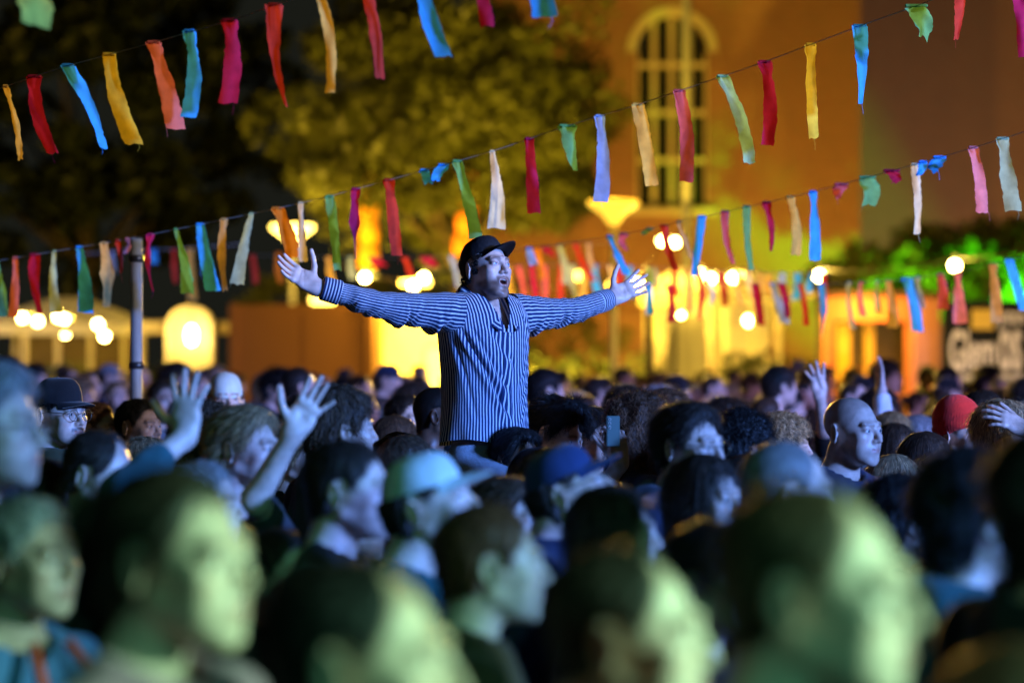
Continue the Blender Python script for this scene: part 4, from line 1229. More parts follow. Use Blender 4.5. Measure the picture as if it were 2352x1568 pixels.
# --- trees
c_ = px(1045, 275, 47)
tree('leafy_tree', 'broad leafy tree lit yellow from below, behind the raised man', (c_.x, 47, 0), 3.6, c_, (3.35, 2.5, 2.7), 150, 230, 0.115, M_LEAF, 5)
c_ = px(190, 260, 52)
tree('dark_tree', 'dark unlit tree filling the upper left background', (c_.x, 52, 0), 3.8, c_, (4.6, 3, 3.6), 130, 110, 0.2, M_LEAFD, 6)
c_ = px(2300, 625, 49)
tree('green_lit_tree', 'tree glowing bright green at the right edge above the sign', (c_.x, 49, 0), 1.8, c_, (2.6, 1.8, .95), 80, 150, 0.13, M_LEAF, 8, .55)
c_ = px(2050, 655, 46)
tree('low_green_tree', 'low green-lit foliage peeping over the orange booth', (c_.x, 46, 0), 1.6, c_, (1.9, 1.2, .62), 40, 110, 0.14, M_LEAF, 9, .42)
def hedge(name, label, xa, xb, d, ztop, seed, mat=None):
    X0, X1 = px(xa, 0, d).x, px(xb, 0, d).x
    g = np.random.default_rng(seed)
    e = thing(name, label, 'hedge', ((X0 + X1) / 2, d, 0))
    n = int((X1 - X0) * 26)
    C = np.stack([g.uniform(-(X1 - X0) / 2, (X1 - X0) / 2, n), g.uniform(-.35, .35, n), g.uniform(.15, ztop - .12, n)], 1)
    V, F = leaves(g, C, np.full(n, .26), 55, .07)
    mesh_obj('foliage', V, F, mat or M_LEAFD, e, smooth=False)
    st_ = MB()
    for k in range(int((X1 - X0) / .6)): st_.tube([(-(X1 - X0) / 2 + .3 + k * .6, 0, 0), (-(X1 - X0) / 2 + .3 + k * .6, .03, ztop * .6)], [.03, .012], 6)
    st_.build('stems', M_BARK, e)
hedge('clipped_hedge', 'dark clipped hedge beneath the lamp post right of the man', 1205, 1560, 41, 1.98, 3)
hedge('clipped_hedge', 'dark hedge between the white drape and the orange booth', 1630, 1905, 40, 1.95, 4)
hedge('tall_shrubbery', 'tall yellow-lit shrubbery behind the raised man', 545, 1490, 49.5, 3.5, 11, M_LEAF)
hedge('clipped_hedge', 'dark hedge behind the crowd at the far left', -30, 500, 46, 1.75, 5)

# --- lamps
def glow(parent, loc, watts, radius=0.12, color=SODIUM):
    l = bpy.data.lights.new('lamp_light', 'POINT'); l.energy = watts; l.color = color; l.shadow_soft_size = radius
    o = bpy.data.objects.new('lamp_light', l); link(o); o.parent = parent; o.location = loc
    return o
def street_lamp(label, x, ytop, d, width_px, mat, watts):
    p = px(x, ytop, d); w = width_px / FPX * d / 2
    e = thing('street_lamp', label, 'street lamp', (p.x, d, 0), group='park lamps')
    h = p.z
    MB().tube([(0, 0, 0), (0, 0, h - .6 * w)], [.06, .05], 12).build('post', M_CANVAS, e, True)
    MB().lathe([(.06, h - .92 * w), (.10, h - .78 * w), (w * .42, h - .56 * w), (w * .92, h - .20 * w), (w, h - .10 * w), (w * .98, h), (.01, h + .03 * w)], n=32).build('shade', mat, e, True)
    MB().lathe([(.16, 0), (.16, .25), (.07, .32)], n=16).build('base', M_STEEL, e, True)
    glow(e, (0, 0, h + .45), watts)
    return e
street_lamp('park lamp with wide bowl shade right of the man, its post below', 1409, 462, 33, 118, M_SHADE, 900)
l1 = bpy.data.objects['street_lamp']
spot('added_rim_spot', (l1.location.x, 32.4, 4.1), (0.3, 9.0, 1.7), 17000, (1.0, 0.58, 0.10), 34, 0.5, 0.25)  # warm rim light added in front of the lamp to edge the crowd's hair
street_lamp('bright park lamp with wide bowl shade behind the flags above the left hand', 672, 518, 45, 100, M_SHADE2, 140)

def festoon(label, bulbs, ends, mat=M_BULB, r=0.062, watts=0.0, group='festoon lights'):
    """cord with hanging bulbs: bulbs as (x, y, d) photo positions"""
    pts = [px(*ends[0])] + [px(x, y - 16, d) for x, y, d in bulbs] + [px(*ends[1])]
    c0 = pts[0].copy()
    e = thing('festoon_light_string', label, 'string lights', c0, group=group)
    cord = []
    for a, b in zip(pts[:-1], pts[1:]):
        for k in range(6):
            t = k / 6; q = a.lerp(b, t); q.z -= 0.10 * 4 * t * (1 - t) * min(1, (b - a).length / 3); cord.append(q - c0)
    cord.append(pts[-1] - c0)
    MB().tube(cord, 0.012, 5).build('cord', M_DARK, e)
    for x, y, d in bulbs:
        q = px(x, y, d) - c0
        b = MB().sphere(q, r, 14, 9).build('bulb', mat, e, True)
        MB().tube([q + Vector((0, 0, r * .9)), q + Vector((0, 0, r + .07))], .024, 8).build('socket', M_DARK, b)
        if watts: glow(e, q + Vector((0, -.15, -.05)), watts, .06)
festoon('row of lit bulbs hanging at the far left above the crowd', [(52, 730, 40), (87, 738, 41), (134, 728, 42), (148, 733, 42.5), (225, 745, 38), (240, 772, 39)], [(-40, 700, 40), (330, 720, 40)], watts=110)
festoon('three lit bulbs shining just over the left sleeve', [(838, 637, 40), (949, 656, 38), (974, 638, 39)], [(760, 600, 40), (1100, 590, 39)], watts=260)
festoon('bright bulb string running right from the open hand to the sign', [(1465, 652, 36), (1520, 553, 40), (1551, 556, 42), (1612, 630, 36), (1632, 640, 37), (1684, 638, 36), (1882, 633, 31), (2193, 610, 29)], [(1400, 590, 38), (2420, 560, 28)], watts=230)
festoon('small dim bulbs glowing amber among the back flags', [(1328, 633, 42), (1908, 702, 38), (1405, 655, 40), (700, 722, 42)], [(640, 690, 42), (1960, 660, 40)], M_BULBDIM, .07)

def lantern(label, x, ya, yb, d, mat, lean):
    a, b = px(x, yb, d), px(x + lean, ya, d)
    e = thing('lantern_column', label, 'lantern', (a.x, d, 0), group='glowing lantern columns')
    MB().tube([(0, 0, 0), (0, 0, a.z)], .04, 8).build('pole', M_DARKWOOD, e, True)
    n = 4; h = (b.z - a.z) / n
    for k in range(n):
        c = Vector((lean / FPX * d * (k + .5) / n, 0, a.z + h * (k + .5)))
        w = .20 - .015 * k
        MB().lathe([(w * .80, -h * .495), (w * .95, -h * .36), (w, -h * .1), (w, h * .12), (w * .94, h * .36), (w * .78, h * .495)], c, 20).build('paper_shade', mat, e, True)
    return e
lantern('tall amber lantern column glowing behind the flags left of the cap', 846, 398, 615, 46, M_LANTERN2, 3)
lantern('orange lantern column glowing just left of the cap', 1062, 395, 585, 46, M_LANTERN, 22)

# --- container, cabin, stalls
CD = 38.0
ct = thing('shipping_container', 'plain brown container standing behind the crowd below the left sleeve', 'container', ((px(527, 0, CD).x + px(858, 0, CD).x) / 2, CD, 0))
cw = px(858, 0, CD).x - px(527, 0, CD).x; chh = px(0, 699, CD).z
MB().box((0, 3.0, chh / 2), (cw, 6.0, chh), 0, .03).build('shell', M_RUST, ct)
for k in range(2): MB().box(((k - .5) * cw * .48, -.006, chh / 2), (cw * .46, .012, chh - .3)).build('door_leaf', M_RUST, ct)
for s in (-1, 1): MB().box((s * (cw / 2 - .06), -.03, chh / 2), (.12, .05, chh + .02)).build('corner_post', M_RUST, ct)
cb_ = thing('site_cabin', 'pale cabin lit glaring yellow behind the man', 'cabin', (px(985, 0, 41).x, 41, 0))
cwd = (px(1110, 0, 41).x - px(862, 0, 41).x)
MB().box((0, 1.2, 1.3), (cwd, 2.4, 2.6), 0, .02).build('wall', M_PALE, cb_); MB().box((0, 1.1, 2.68), (cwd + .3, 2.9, .12)).build('roof', M_DARKWOOD, cb_)
MB().box((cwd * .2, -.03, 1.0), (.8, .05, 2.0)).build('door', M_CANVAS, cb_)
lp = MB().box((-.2, -.75, 3.1), (.5, .12, .10), 0, .02).build('wall_lamp', M_SHADE2, cb_); MB().tube([(-.2, -.75, 3.1), (-.2, 0, 2.72)], .02, 6).build('bracket', M_STEEL, lp)
glow(cb_, (-.2, -.9, 2.95), 60, .1)
fl = thing('flood_lamp', 'flat yellow lamp on a pole over the container', 'lamp', (px(742, 0, 45.5).x, 45.5, 0))
MB().box((0, 0, px(0, 688, 45.5).z), (.46, .12, .14), 0, .03).build('lamp_head', M_SHADE2, fl); MB().tube([(0, .08, 0), (0, .08, px(0, 688, 45.5).z)], .04, 8).build('pole', M_STEEL, fl, True)

def stall(label, xa, xb, ytop, d, depth, roofmat, panel=None, pitch=.5, posts=4, watts=0, lampz=2.2):
    X0, X1 = px(xa, 0, d).x, px(xb, 0, d).x; w = X1 - X0; z = px(0, ytop, d).z
    e = thing('market_stall', label, 'stall', ((X0 + X1) / 2, d, 0), group='stalls behind the crowd')
    for k in range(posts):
        MB().box((-w / 2 + w * k / (posts - 1), 0, z / 2), (.09, .09, z), 0, .01).build('post', M_PALE, e)
    for k in range(2): MB().box((-w / 2 + w * k, depth, z / 2), (.09, .09, z), 0, .01).build('post', M_PALE, e)
    MB().box((0, 0, z - .05), (w + .1, .08, .16)).build('beam', M_PALE, e)
    m = MB(); o = .25
    m.add([(-w / 2 - o, -o, z), (w / 2 + o, -o, z), (w / 2 + o, depth + o, z), (-w / 2 - o, depth + o, z), (-w * .12, depth / 2, z + pitch), (w * .12, depth / 2, z + pitch),
           (-w / 2 - o, -o, z - .22), (w / 2 + o, -o, z - .22)],
          [(0, 1, 5, 4), (1, 2, 5), (2, 3, 4, 5), (3, 0, 4), (6, 7, 1, 0)])
    m.build('canopy', roofmat, e)
    MB().box((0, .1, .98), (w - .2, .5, .08), 0, .01).build('counter', M_DARKWOOD, e)
    MB().box((0, .1, .5), (w - .3, .06, .9)).build('counter_front', M_PALE, e)
    if panel: MB().box((0, depth - .1, z / 2), (w - .15, .05, z - .1)).build('back_panel', panel, e)
    if watts:
        q = Vector((0, depth * .35, lampz))
        b = MB().sphere(q, .08, 12, 8).build('hanging_lamp', M_BULB, e, True)
        MB().tube([q + Vector((0, 0, .07)), q + Vector((0, 0, z - lampz))], .01, 5).build('lamp_cord', M_DARK, b)
        glow(e, q + Vector((0, -.15, 0)), watts, .08)
    return e
stall('open stall with posts under bulbs at the far left', -20, 285, 742, 45, 2.2, M_CANVAS, M_DARKWOOD, .5, 5, 90, 2.3)
stall('yellow glowing stall right of the open hand', 1500, 1650, 672, 42, 2.0, M_PALE, M_PALE, .45, 3, 190, 2.55)
stall('second yellow stall with bright posts before the brick wall', 1668, 1790, 668, 43, 2.0, M_PALE, M_PALE, .45, 3, 150, 2.5)
# booth with arched back
ab = thing('arched_booth', 'small arched booth lit from inside, left of the container', 'booth', (px(434, 0, 42).x, 42, 0))
m = MB(); hw = .40; zt = px(0, 702, 42).z - hw
prof = [(-hw, 0)] + [(hw * math.cos(a), zt + hw * math.sin(a)) for a in np.linspace(math.pi, 0, 15)] + [(hw, 0)]
m.add([(x, .5, z) for x, z in prof], [tuple(range(len(prof)))])
for (xa, za), (xb_, zb_) in zip(prof[:-1], prof[1:]): m.add([(xa, 0, za), (xb_, 0, zb_), (xb_, .5, zb_), (xa, .5, za)], [(0, 1, 2, 3)])
m.build('shell', M_PALE, ab)
MB().box((0, .1, .95), (.76, .3, .06)).build('counter', M_DARKWOOD, ab)
lb = MB().sphere((.03, .12, px(0, 770, 42).z), .085, 12, 10, 1.9).build('lamp', M_BULB, ab, True)
MB().tube([(.03, .12, px(0, 770, 42).z + .15), (.03, .12, zt + hw - .03)], .01, 5).build('lamp_cord', M_DARK, lb)
glow(ab, (.03, -.1, px(0, 770, 42).z), 22, .08)
for s in (-1, 1): MB().box((s * .72, .25, px(0, 752, 42).z), (.5, .3, .22), 0, .02).build('side_sign', M_PALE, ab)
for s in (-1, 1): MB().box((s * .9, .3, 1.15), (.08, .08, 2.3)).build('post', M_PALE, ab)
# white drape (folded parasol)
pd = 34.0
dr = thing('folded_parasol', 'large folded white parasol hanging straight down right of the hedge', 'parasol', (px(1577, 0, pd).x, pd, 0))
n = 36; V = []; zz_ = np.linspace(.75, px(0, 728, pd).z, 9)
for i, z in enumerate(zz_):
    w = np.interp(i, [0, 8], [.36, .24])
    for k in range(n):
        a = 2 * math.pi * k / n; rr = w * (1 + .10 * math.sin(a * 9 + i * .2))
        V.append((rr * math.cos(a), rr * .8 * math.sin(a), z))
F = [(i * n + k, i * n + (k + 1) % n, (i + 1) * n + (k + 1) % n, (i + 1) * n + k) for i in range(8) for k in range(n)] + [tuple(8 * n + k for k in range(n))]
mesh_obj('canopy', V, F, M_CANVAS, dr); MB().tube([(0, 0, 0), (0, 0, 2.9)], .035, 10).build('pole', M_STEEL, dr, True)
MB().lathe([(.4, 0), (.4, .08), (.06, .12)], n=20).build('base', M_STEEL, dr, True)
# dark post beside it
dp = thing('dark_post', 'thin dark post between the lamp post and the white drape', 'post', (px(1492, 0, 30).x, 30, 0))
MB().tube([(0, 0, 0), (0, 0, 2.75)], [.06, .05], 10).build('shaft', M_DARKWOOD, dp, True); MB().sphere((0, 0, 2.78), .07).build('cap', M_DARK, dp, True)
# orange booth
bd = 36.0
X0, X1 = px(1893, 0, bd).x, px(2160, 0, bd).x; w = X1 - X0; zb = px(0, 684, bd).z
ob = thing('orange_booth', 'orange wooden booth with yellow panels left of the black sign', 'booth', ((X0 + X1) / 2, bd, 0))
MB().box((-w / 2 + .07, 0, zb / 2), (.16, .16, zb), 0, .01).build('post', M_WOODOR, ob); MB().box((w * .24, 0, zb / 2), (.14, .14, zb), 0, .01).build('post', M_WOODOR, ob)
MB().box((w / 2 - .22, -.02, zb / 2), (.40, .18, zb), 0, .01).build('wide_post', M_MAUVE, ob)
MB().box((-.1, -.02, zb - .17), (w - .35, .14, .36), 0, .01).build('beam', M_WOODOR, ob)
MB().box((0, .9, zb / 2), (w, .06, zb)).build('back_wall', M_DARKWOOD, ob); MB().box((0, .45, zb + .05), (w + .3, 1.3, .08)).build('roof', M_DARKWOOD, ob)
for xo, ww in ((-.50, .20), (-.12, .14)): MB().box((xo, .5, 1.95), (ww, .05, .85)).build('yellow_panel', M_YPATCH, ob)
MB().box((-.45, -.12, 1.55), (.26, .04, .30)).build('red_notice', M_REDCLOTH, ob); MB().box((0, .05, 1.28), (w - .2, .4, .08)).build('counter', M_WOODOR, ob)
glow(ob, (-.3, -.6, zb - .15), 95, .1, (1, .42, .05))
# black sign board with its lettering
sd_ = 34.0
X0, X1 = px(2166, 0, sd_).x, px(2420, 0, sd_).x; w = X1 - X0; z0_, z1_ = px(0, 900, sd_).z, px(0, 690, sd_).z
sg = thing('sign_board', 'large black sign board with pale lettering at the right edge', 'sign', ((X0 + X1) / 2, sd_, 0))
MB().box((0, 0, (z0_ + z1_) / 2), (w, .08, z1_ - z0_), 0, .01).build('board', M_SIGN, sg)
for s in (-1, 1): MB().box((s * (w / 2 - .1), .09, z1_ / 2), (.08, .08, z1_)).build('leg', M_DARKWOOD, sg)
def letters(txt, xl, ytop, ybot, xr, name='lettering', mat=M_LETTER):
    cu = bpy.data.curves.new(name, 'FONT'); cu.body = txt; cu.extrude = 0.01; cu.offset = 0.022
    o = bpy.data.objects.new(name, cu); link(o); bpy.context.view_layer.update()
    me = bpy.data.meshes.new_from_object(o.evaluated_get(bpy.context.evaluated_depsgraph_get()))
    bpy.data.objects.remove(o); bpy.data.curves.remove(cu)
    co = np.zeros(len(me.vertices) * 3, np.float32); me.vertices.foreach_get('co', co); co = co.reshape(-1, 3)
    lo, hi = co.min(0), co.max(0)
    A = px(xl, ybot, sd_); B = px(xr, ytop, sd_)
    new = np.stack([(co[:, 0] - lo[0]) / (hi[0] - lo[0]) * (B.x - A.x) + A.x - sg.location.x, -.05 - co[:, 2], (co[:, 1] - lo[1]) / (hi[1] - lo[1]) * (B.z - A.z) + A.z], 1)
    me.vertices.foreach_set('co', new.astype(np.float32).ravel()); me.update(); me.materials.append(mat)
    o = bpy.data.objects.new(name, me); o.parent = sg; return link(o)
letters('Glem', 2180, 757, 852, 2284); letters('os', 2293, 757, 852, 2344)
letters('ytm', 2290, 712, 756, 2352)
MB().box((px(2255, 0, sd_).x - sg.location.x, -.05, px(0, 733, sd_).z), (50 / FPX * sd_, .02, 46 / FPX * sd_)).build('yellow_patch', M_YPATCH, sg)
m = MB()
for k in range(18): m.box((px(2204 + k * 8.2, 0, sd_).x - sg.location.x, -.05, px(0, 868, sd_).z + .01 * (k % 3)), (.032, .02, .07 + .02 * (k % 2)))
m.build('small_print', M_LETTER, sg)
# grey steel pole that carries the bunting at left
gp = thing('steel_pole', 'grey steel pole carrying the bunting at the left', 'pole', (px(313, 0, 11.8).x, 11.8, 0))
MB().tube([(0, 0, 0), (0, 0, px(0, 548, 11.8).z)], 0.030, 14).build('shaft', M_STEEL, gp, True); MB().lathe([(.15, 0), (.15, .02), (.04, .03)], n=16).build('base_plate', M_STEEL, gp, True)
for z_ in (2.42, 1.9): MB().lathe([(.031, 0), (.038, .005), (.038, .03), (.031, .035)], (0, 0, z_), 14).build('clamp', M_DARK, gp, True)
# unseen ground floods added to brighten the tree, brick walls and sign
def added_flood(label, loc, target, watts, color, size):
    e = thing('added_flood_light', label, 'flood light', loc, group='added flood lights hidden behind the crowd')
    MB().box((0, 0, .12), (.22, .16, .16), 0, .02).build('housing', M_DARK, e); MB().box((0, 0, .02), (.14, .10, .04)).build('foot', M_STEEL, e)
    spot('added_flood_beam', Vector(loc) + (Vector(target) - Vector(loc)).normalized() * .35, target, watts, color, size, .6, .1).name = 'added_flood_beam'
added_flood('added flood light on the ground lighting the leafy tree from below', (px(1290, 0, 38).x, 38, 0), px(1060, 420, 46), 8000, (1.0, .62, .04), 95)
added_flood('added flood light behind the container lighting the tree', (px(800, 0, 44.6).x, 44.6, 0), px(960, 330, 46.8), 3200, (1.0, .62, .04), 72)
added_flood('added flood light on the ground before the brick wall', (px(1760, 0, 46.5).x, 46.5, 0), px(1790, 480, 55), 3300, (1.0, .50, .04), 105)
added_flood('added flood light on the ground under the arched window', (px(1440, 0, 47).x, 47, 0), px(1480, 300, 55), 420, (1.0, .58, .06), 100)
added_flood('weak added flood light before the brick wing', (px(2180, 0, 62).x, 62, 0), px(2220, 330, 74), 3600, (.85, .56, .26), 120)
added_flood('added flood light on the ground before the black sign', (px(2230, 0, 31.2).x, 31.2, 0), px(2270, 790, 34), 230, (1.0, .72, .66), 110)

spot('garden_spot_green', (9.4, 45.6, 1.3), px(2300, 640, 48.9), 9000, (0.10, 1.0, 0.012), 80, 0.5, 0.1)  # stage effect light washing the trees at the right in green
spot('garden_spot_green_low', (7.0, 43.6, 1.2), px(2085, 665, 45.8), 3600, (0.22, 1.0, 0.01), 52, 0.5, 0.1)

# ------------------------------------------------------------------ bunting
def flag_mat():
    m, nt, b = new_mat('bunting_cloth')
    oi = nd(nt, 'ShaderNodeObjectInfo'); tc = nd(nt, 'ShaderNodeTexCoord'); no = nd(nt, 'ShaderNodeTexNoise'); no.inputs['Scale'].default_value = 22; no.inputs['Detail'].default_value = 6
    nt.links.new(tc.outputs['Object'], no.inputs['Vector'])
    mr = nd(nt, 'ShaderNodeMapRange'); mr.inputs[1].default_value = .3; mr.inputs[2].default_value = .7; mr.inputs[3].default_value = .8; mr.inputs[4].default_value = 1.15
    nt.links.new(no.outputs['Fac'], mr.inputs[0])
    mu = nd(nt, 'ShaderNodeMix', data_type='RGBA', blend_type='MULTIPLY'); mu.inputs[0].default_value = 1
    nt.links.new(oi.outputs['Color'], mu.inputs[6]); nt.links.new(mr.outputs[0], mu.inputs[7])
    nt.links.new(mu.outputs[2], b.inputs['Base Color']); b.inputs['Roughness'].default_value = .85; b.inputs['Specular IOR Level'].default_value = .15
    wv = nd(nt, 'ShaderNodeTexNoise'); wv.inputs['Scale'].default_value = 240; nt.links.new(tc.outputs['Object'], wv.inputs['Vector'])
    bp = nd(nt, 'ShaderNodeBump'); bp.inputs['Strength'].default_value = .3; bp.inputs['Distance'].default_value = .003
    nt.links.new(wv.outputs['Fac'], bp.inputs['Height']); nt.links.new(bp.outputs[0], b.inputs['Normal'])
    tr = nd(nt, 'ShaderNodeBsdfTranslucent'); nt.links.new(mu.outputs[2], tr.inputs['Color'])
    ms_ = nd(nt, 'ShaderNodeMixShader'); ms_.inputs[0].default_value = .4
    nt.links.new(b.outputs[0], ms_.inputs[1]); nt.links.new(tr.outputs[0], ms_.inputs[2]); nt.links.new(ms_.outputs[0], nt.nodes['Material Output'].inputs['Surface'])
    return m
M_FLAG = flag_mat()
M_STRING = noisy('bunting_string', (0.62, 0.58, 0.52), (0.72, 0.68, 0.62), 50, .9)
FC = dict(crimson=(.42, .015, .06), magenta=(.45, .02, .12), red=(.55, .05, .03), salmon=(.72, .20, .16), blue=(.05, .42, .95), yellow=(.78, .58, .05), gold=(.72, .48, .10), cream=(.82, .72, .42), tan=(.60, .40, .14), green=(.16, .45, .16), sage=(.42, .55, .32), mint=(.38, .70, .42), orange=(.70, .26, .03), rose=(.60, .12, .14), pink=(.75, .25, .26), lime=(.60, .62, .08), sky=(.30, .45, .75))
fr_ = np.random.default_rng(21)
def strip(parent, origin, col, top, bot, wt, wb, d, short=False):
    """one torn cloth strip hanging from the string"""
    a, b = px(top[0], top[1], d), px(bot[0], bot[1], d)
    n, m = 26, 5
    s = d / FPX
    bend = fr_.uniform(-.018, .018); bend2 = fr_.uniform(-.03, .03); yaw = fr_.uniform(-.5, .6); tw = fr_.uniform(-1.3, 1.3) * (fr_.random() < .55)
    t = np.linspace(0, 1, n)
    L = (b - a).length
    k1, k2 = fr_.uniform(0, 6.28, 2)
    V = []
    pinch = fr_.uniform(.45, 1.0)
    for i in range(n):
        c = a.lerp(b, t[i]) + Vector((bend * math.sin(math.pi * t[i]), bend2 * math.sin(math.pi * t[i] * .9), 0))
        w = np.interp(t[i], [0, .06, .16, .5, 1], [wt, wt * .95, wt * pinch + wb * .1, (wt + wb) / 2, wb]) * s
        an = yaw * t[i] ** .5 + tw * sfade(t[i], .15, .75)
        w = w / max(.55, abs(math.cos(an)))
        for j in range(m):
            q = (j / (m - 1) - .5)
            ed = (.0012 * math.sin(t[i] * 17 + k1) + fr_.normal(0, .0013)) * (abs(q) > .4) * np.sign(q)
            cup = .012 * (1 - 4 * q * q) * math.sin(t[i] * 5 + k2)
            fold = .35 * w * math.sin(j * 2.4 + t[i] * 3 + k2) * math.exp(-t[i] * 7)
            r_ = q * w + ed
            fray = (fr_.normal(0, .003) if i == n - 1 else 0)
            V.append((c.x + r_ * math.cos(an) , c.y + r_ * math.sin(an) + cup + fold, c.z + fray - (.25 * abs(q) * w if short else 0)))
    V = np.array(V) - np.array(origin)
    o = mesh_obj('cloth_strip', V, grid_faces(n, m), M_FLAG, parent, color=FC[col])
    o['label'] = col + ' cloth strip'
    # the knot over the string and a loose thread
    kn = MB(); c = a - Vector(origin)
    kn.box((c.x, c.y, c.z + .001), (wt * s * .85, .012, .013), 0, .004)
    if fr_.random() < .5:
        e_ = Vector(V[-1 - int(fr_.integers(0, m))]); th_ = MB(); th_.tube([e_, e_ + Vector((.003, 0, -.014)), e_ + Vector((fr_.uniform(-.01, .01), .004, -fr_.uniform(.02, .045)))], .0006, 3); th_.build('loose_thread', M_FLAG, o, color=FC[col])
    kn.build('knot', M_FLAG, o, color=FC[col])

def bunting(label, path, dist, strips, extra=0):
    """path: photo points of the string; dist(x): distance along it"""
    xs = [p[0] for p in path]; ys = [p[1] for p in path]
    o0 = px(xs[0], ys[0], dist(xs[0]))
    e = thing('bunting', label, 'bunting', o0, group='cloth strip bunting')
    pts = []
    for x in np.linspace(xs[0], xs[-1], 90):
        pts.append(px(x, float(np.interp(x, xs, ys)), dist(x)) - o0)
    for it in range(2): pts = [pts[0]] + [(pts[i - 1] + pts[i] * 2 + pts[i + 1]) / 4 for i in range(1, len(pts) - 1)] + [pts[-1]]
    MB().tube(pts, .0019, 5).build('string', M_STRING, e, True)
    for (c, xt, yt, xb, yb, wt, wb) in strips:
        ys_ = float(np.interp(xt, xs, ys)) if yt is None else yt
        strip(e, o0, c, (xt, ys_), (xb, yb), wt, wb, dist(xt), abs(yb - ys_) < 70)
    return e
lin = lambda x0, d0, x1, d1: (lambda x: d0 + (d1 - d0) * (x - x0) / (x1 - x0))
bunting('bunting across the upper left corner, rising out of the top of the picture', [(-60, 222), (0, 203), (140, 155), (345, 100), (560, 38), (650, 4), (900, -70), (1350, -200)], lin(0, 8.7, 1250, 7.2), [
    ('gold', 12, None, 46, 366, 16, 12), ('crimson', 78, None, 122, 352, 38, 28), ('blue', 155, None, 238, 340, 34, 14), ('yellow', 250, None, 308, 332, 36, 46), ('salmon', 352, None, 405, 298, 36, 44),
    ('blue', 434, 72, 432, 270, 32, 36), ('crimson', 527, None, 523, 235, 40, 40), ('red', 630, None, 658, 246, 38, 9), ('gold', 733, None, 757, 212, 28, 22), ('red', 835, None, 873, 180, 26, 26), ('blue', 962, None, 1020, 132, 42, 40), ('crimson', 1085, None, 1120, 62, 34, 32), ('blue', 1205, None, 1252, 38, 50, 58)])
bunting('bunting over the top left corner, closest to the camera', [(-300, -40), (60, -60), (400, -90)], lin(0, 6.4, 400, 6.2), [('lime', 45, None, 80, 60, 62, 66)])
bunting('long bunting sweeping from lower left over the raised man to upper right', [(-40, 604), (0, 598), (310, 546), (640, 478), (760, 450), (1000, 384), (1130, 348), (1300, 290), (1480, 236), (1750, 145), (1980, 58), (2130, 5), (2400, -100)], lin(0, 12.0, 2352, 8.9), [
    ('green', -8, None, 8, 728, 12, 26), ('salmon', 35, None, 30, 728, 16, 28), ('crimson', 80, None, 92, 718, 30, 18), ('sage', 125, None, 130, 720, 10, 32), ('blue', 182, None, 197, 718, 20, 32), ('tan', 238, None, 245, 705, 20, 36), ('red', 270, None, 279, 625, 14, 8), ('pink', 292, None, 285, 582, 12, 10),
    ('magenta', 345, None, 352, 670, 18, 12), ('green', 403, None, 430, 675, 12, 30), ('blue', 460, None, 490, 668, 24, 34), ('tan', 515, None, 518, 668, 18, 30), ('sage', 577, None, 545, 652, 14, 30), ('orange', 638, None, 676, 592, 34, 34), ('cream', 690, None, 697, 600, 14, 20), ('green', 757, None, 775, 620, 22, 18), ('magenta', 817, None, 818, 595, 24, 26), ('red', 893, None, 912, 587, 28, 25),
    ('blue', 975, None, 985, 420, 26, 20), ('blue', 1018, None, 1000, 415, 30, 18), ('green', 1050, None, 1093, 548, 26, 30), ('cream', 1130, None, 1140, 525, 14, 42), ('magenta', 1215, None, 1226, 490, 24, 30), ('green', 1303, None, 1322, 392, 46, 12), ('sky', 1377, None, 1380, 465, 24, 36), ('gold', 1465, None, 1498, 428, 32, 30), ('rose', 1560, None, 1576, 417, 32, 30), ('mint', 1660, None, 1722, 375, 32, 28), ('crimson', 1757, None, 1763, 333, 36, 28), ('yellow', 1862, None, 1870, 318, 28, 24), ('blue', 1975, None, 1976, 240, 38, 20), ('green', 2105, None, 2120, 82, 62, 42), ('red', 2205, None, 2196, 92, 34, 12), ('magenta', 2330, None, 2352, 130, 26, 24)])
bunting('third bunting from the open hand up to the right edge', [(1180, 575), (1390, 545), (1500, 524), (1610, 498), (1760, 465), (1870, 440), (1990, 408), (2100, 378), (2230, 341), (2352, 303), (2440, 272)], lin(1400, 13.2, 2352, 9.8), [
    ('blue', 1400, None, 1438, 630, 16, 18), ('rose', 1432, None, 1440, 575, 24, 10), ('green', 1492, None, 1478, 538, 20, 14), ('red', 1525, None, 1552, 620, 22, 13), ('tan', 1560, None, 1586, 592, 16, 10), ('blue', 1612, None, 1595, 633, 22, 14), ('rose', 1665, None, 1684, 606, 22, 8), ('green', 1715, None, 1726, 620, 20, 13), ('crimson', 1760, None, 1771, 576, 22, 8), ('gold', 1815, None, 1828, 585, 22, 26), ('blue', 1867, None, 1872, 598, 20, 28), ('rose', 1932, None, 1926, 456, 38, 10), ('green', 1992, None, 1994, 468, 46, 36), ('crimson', 2048, None, 2052, 418, 46, 18), ('cream', 2100, None, 2106, 538, 20, 16),
    ('blue', 2120, None, 2108, 402, 24, 14), ('blue', 2158, None, 2150, 392, 36, 24), ('pink', 2235, None, 2256, 490, 26, 30), ('sage', 2303, None, 2328, 485, 34, 38), ('sky', 1216, None, 1228, 608, 20, 22)])
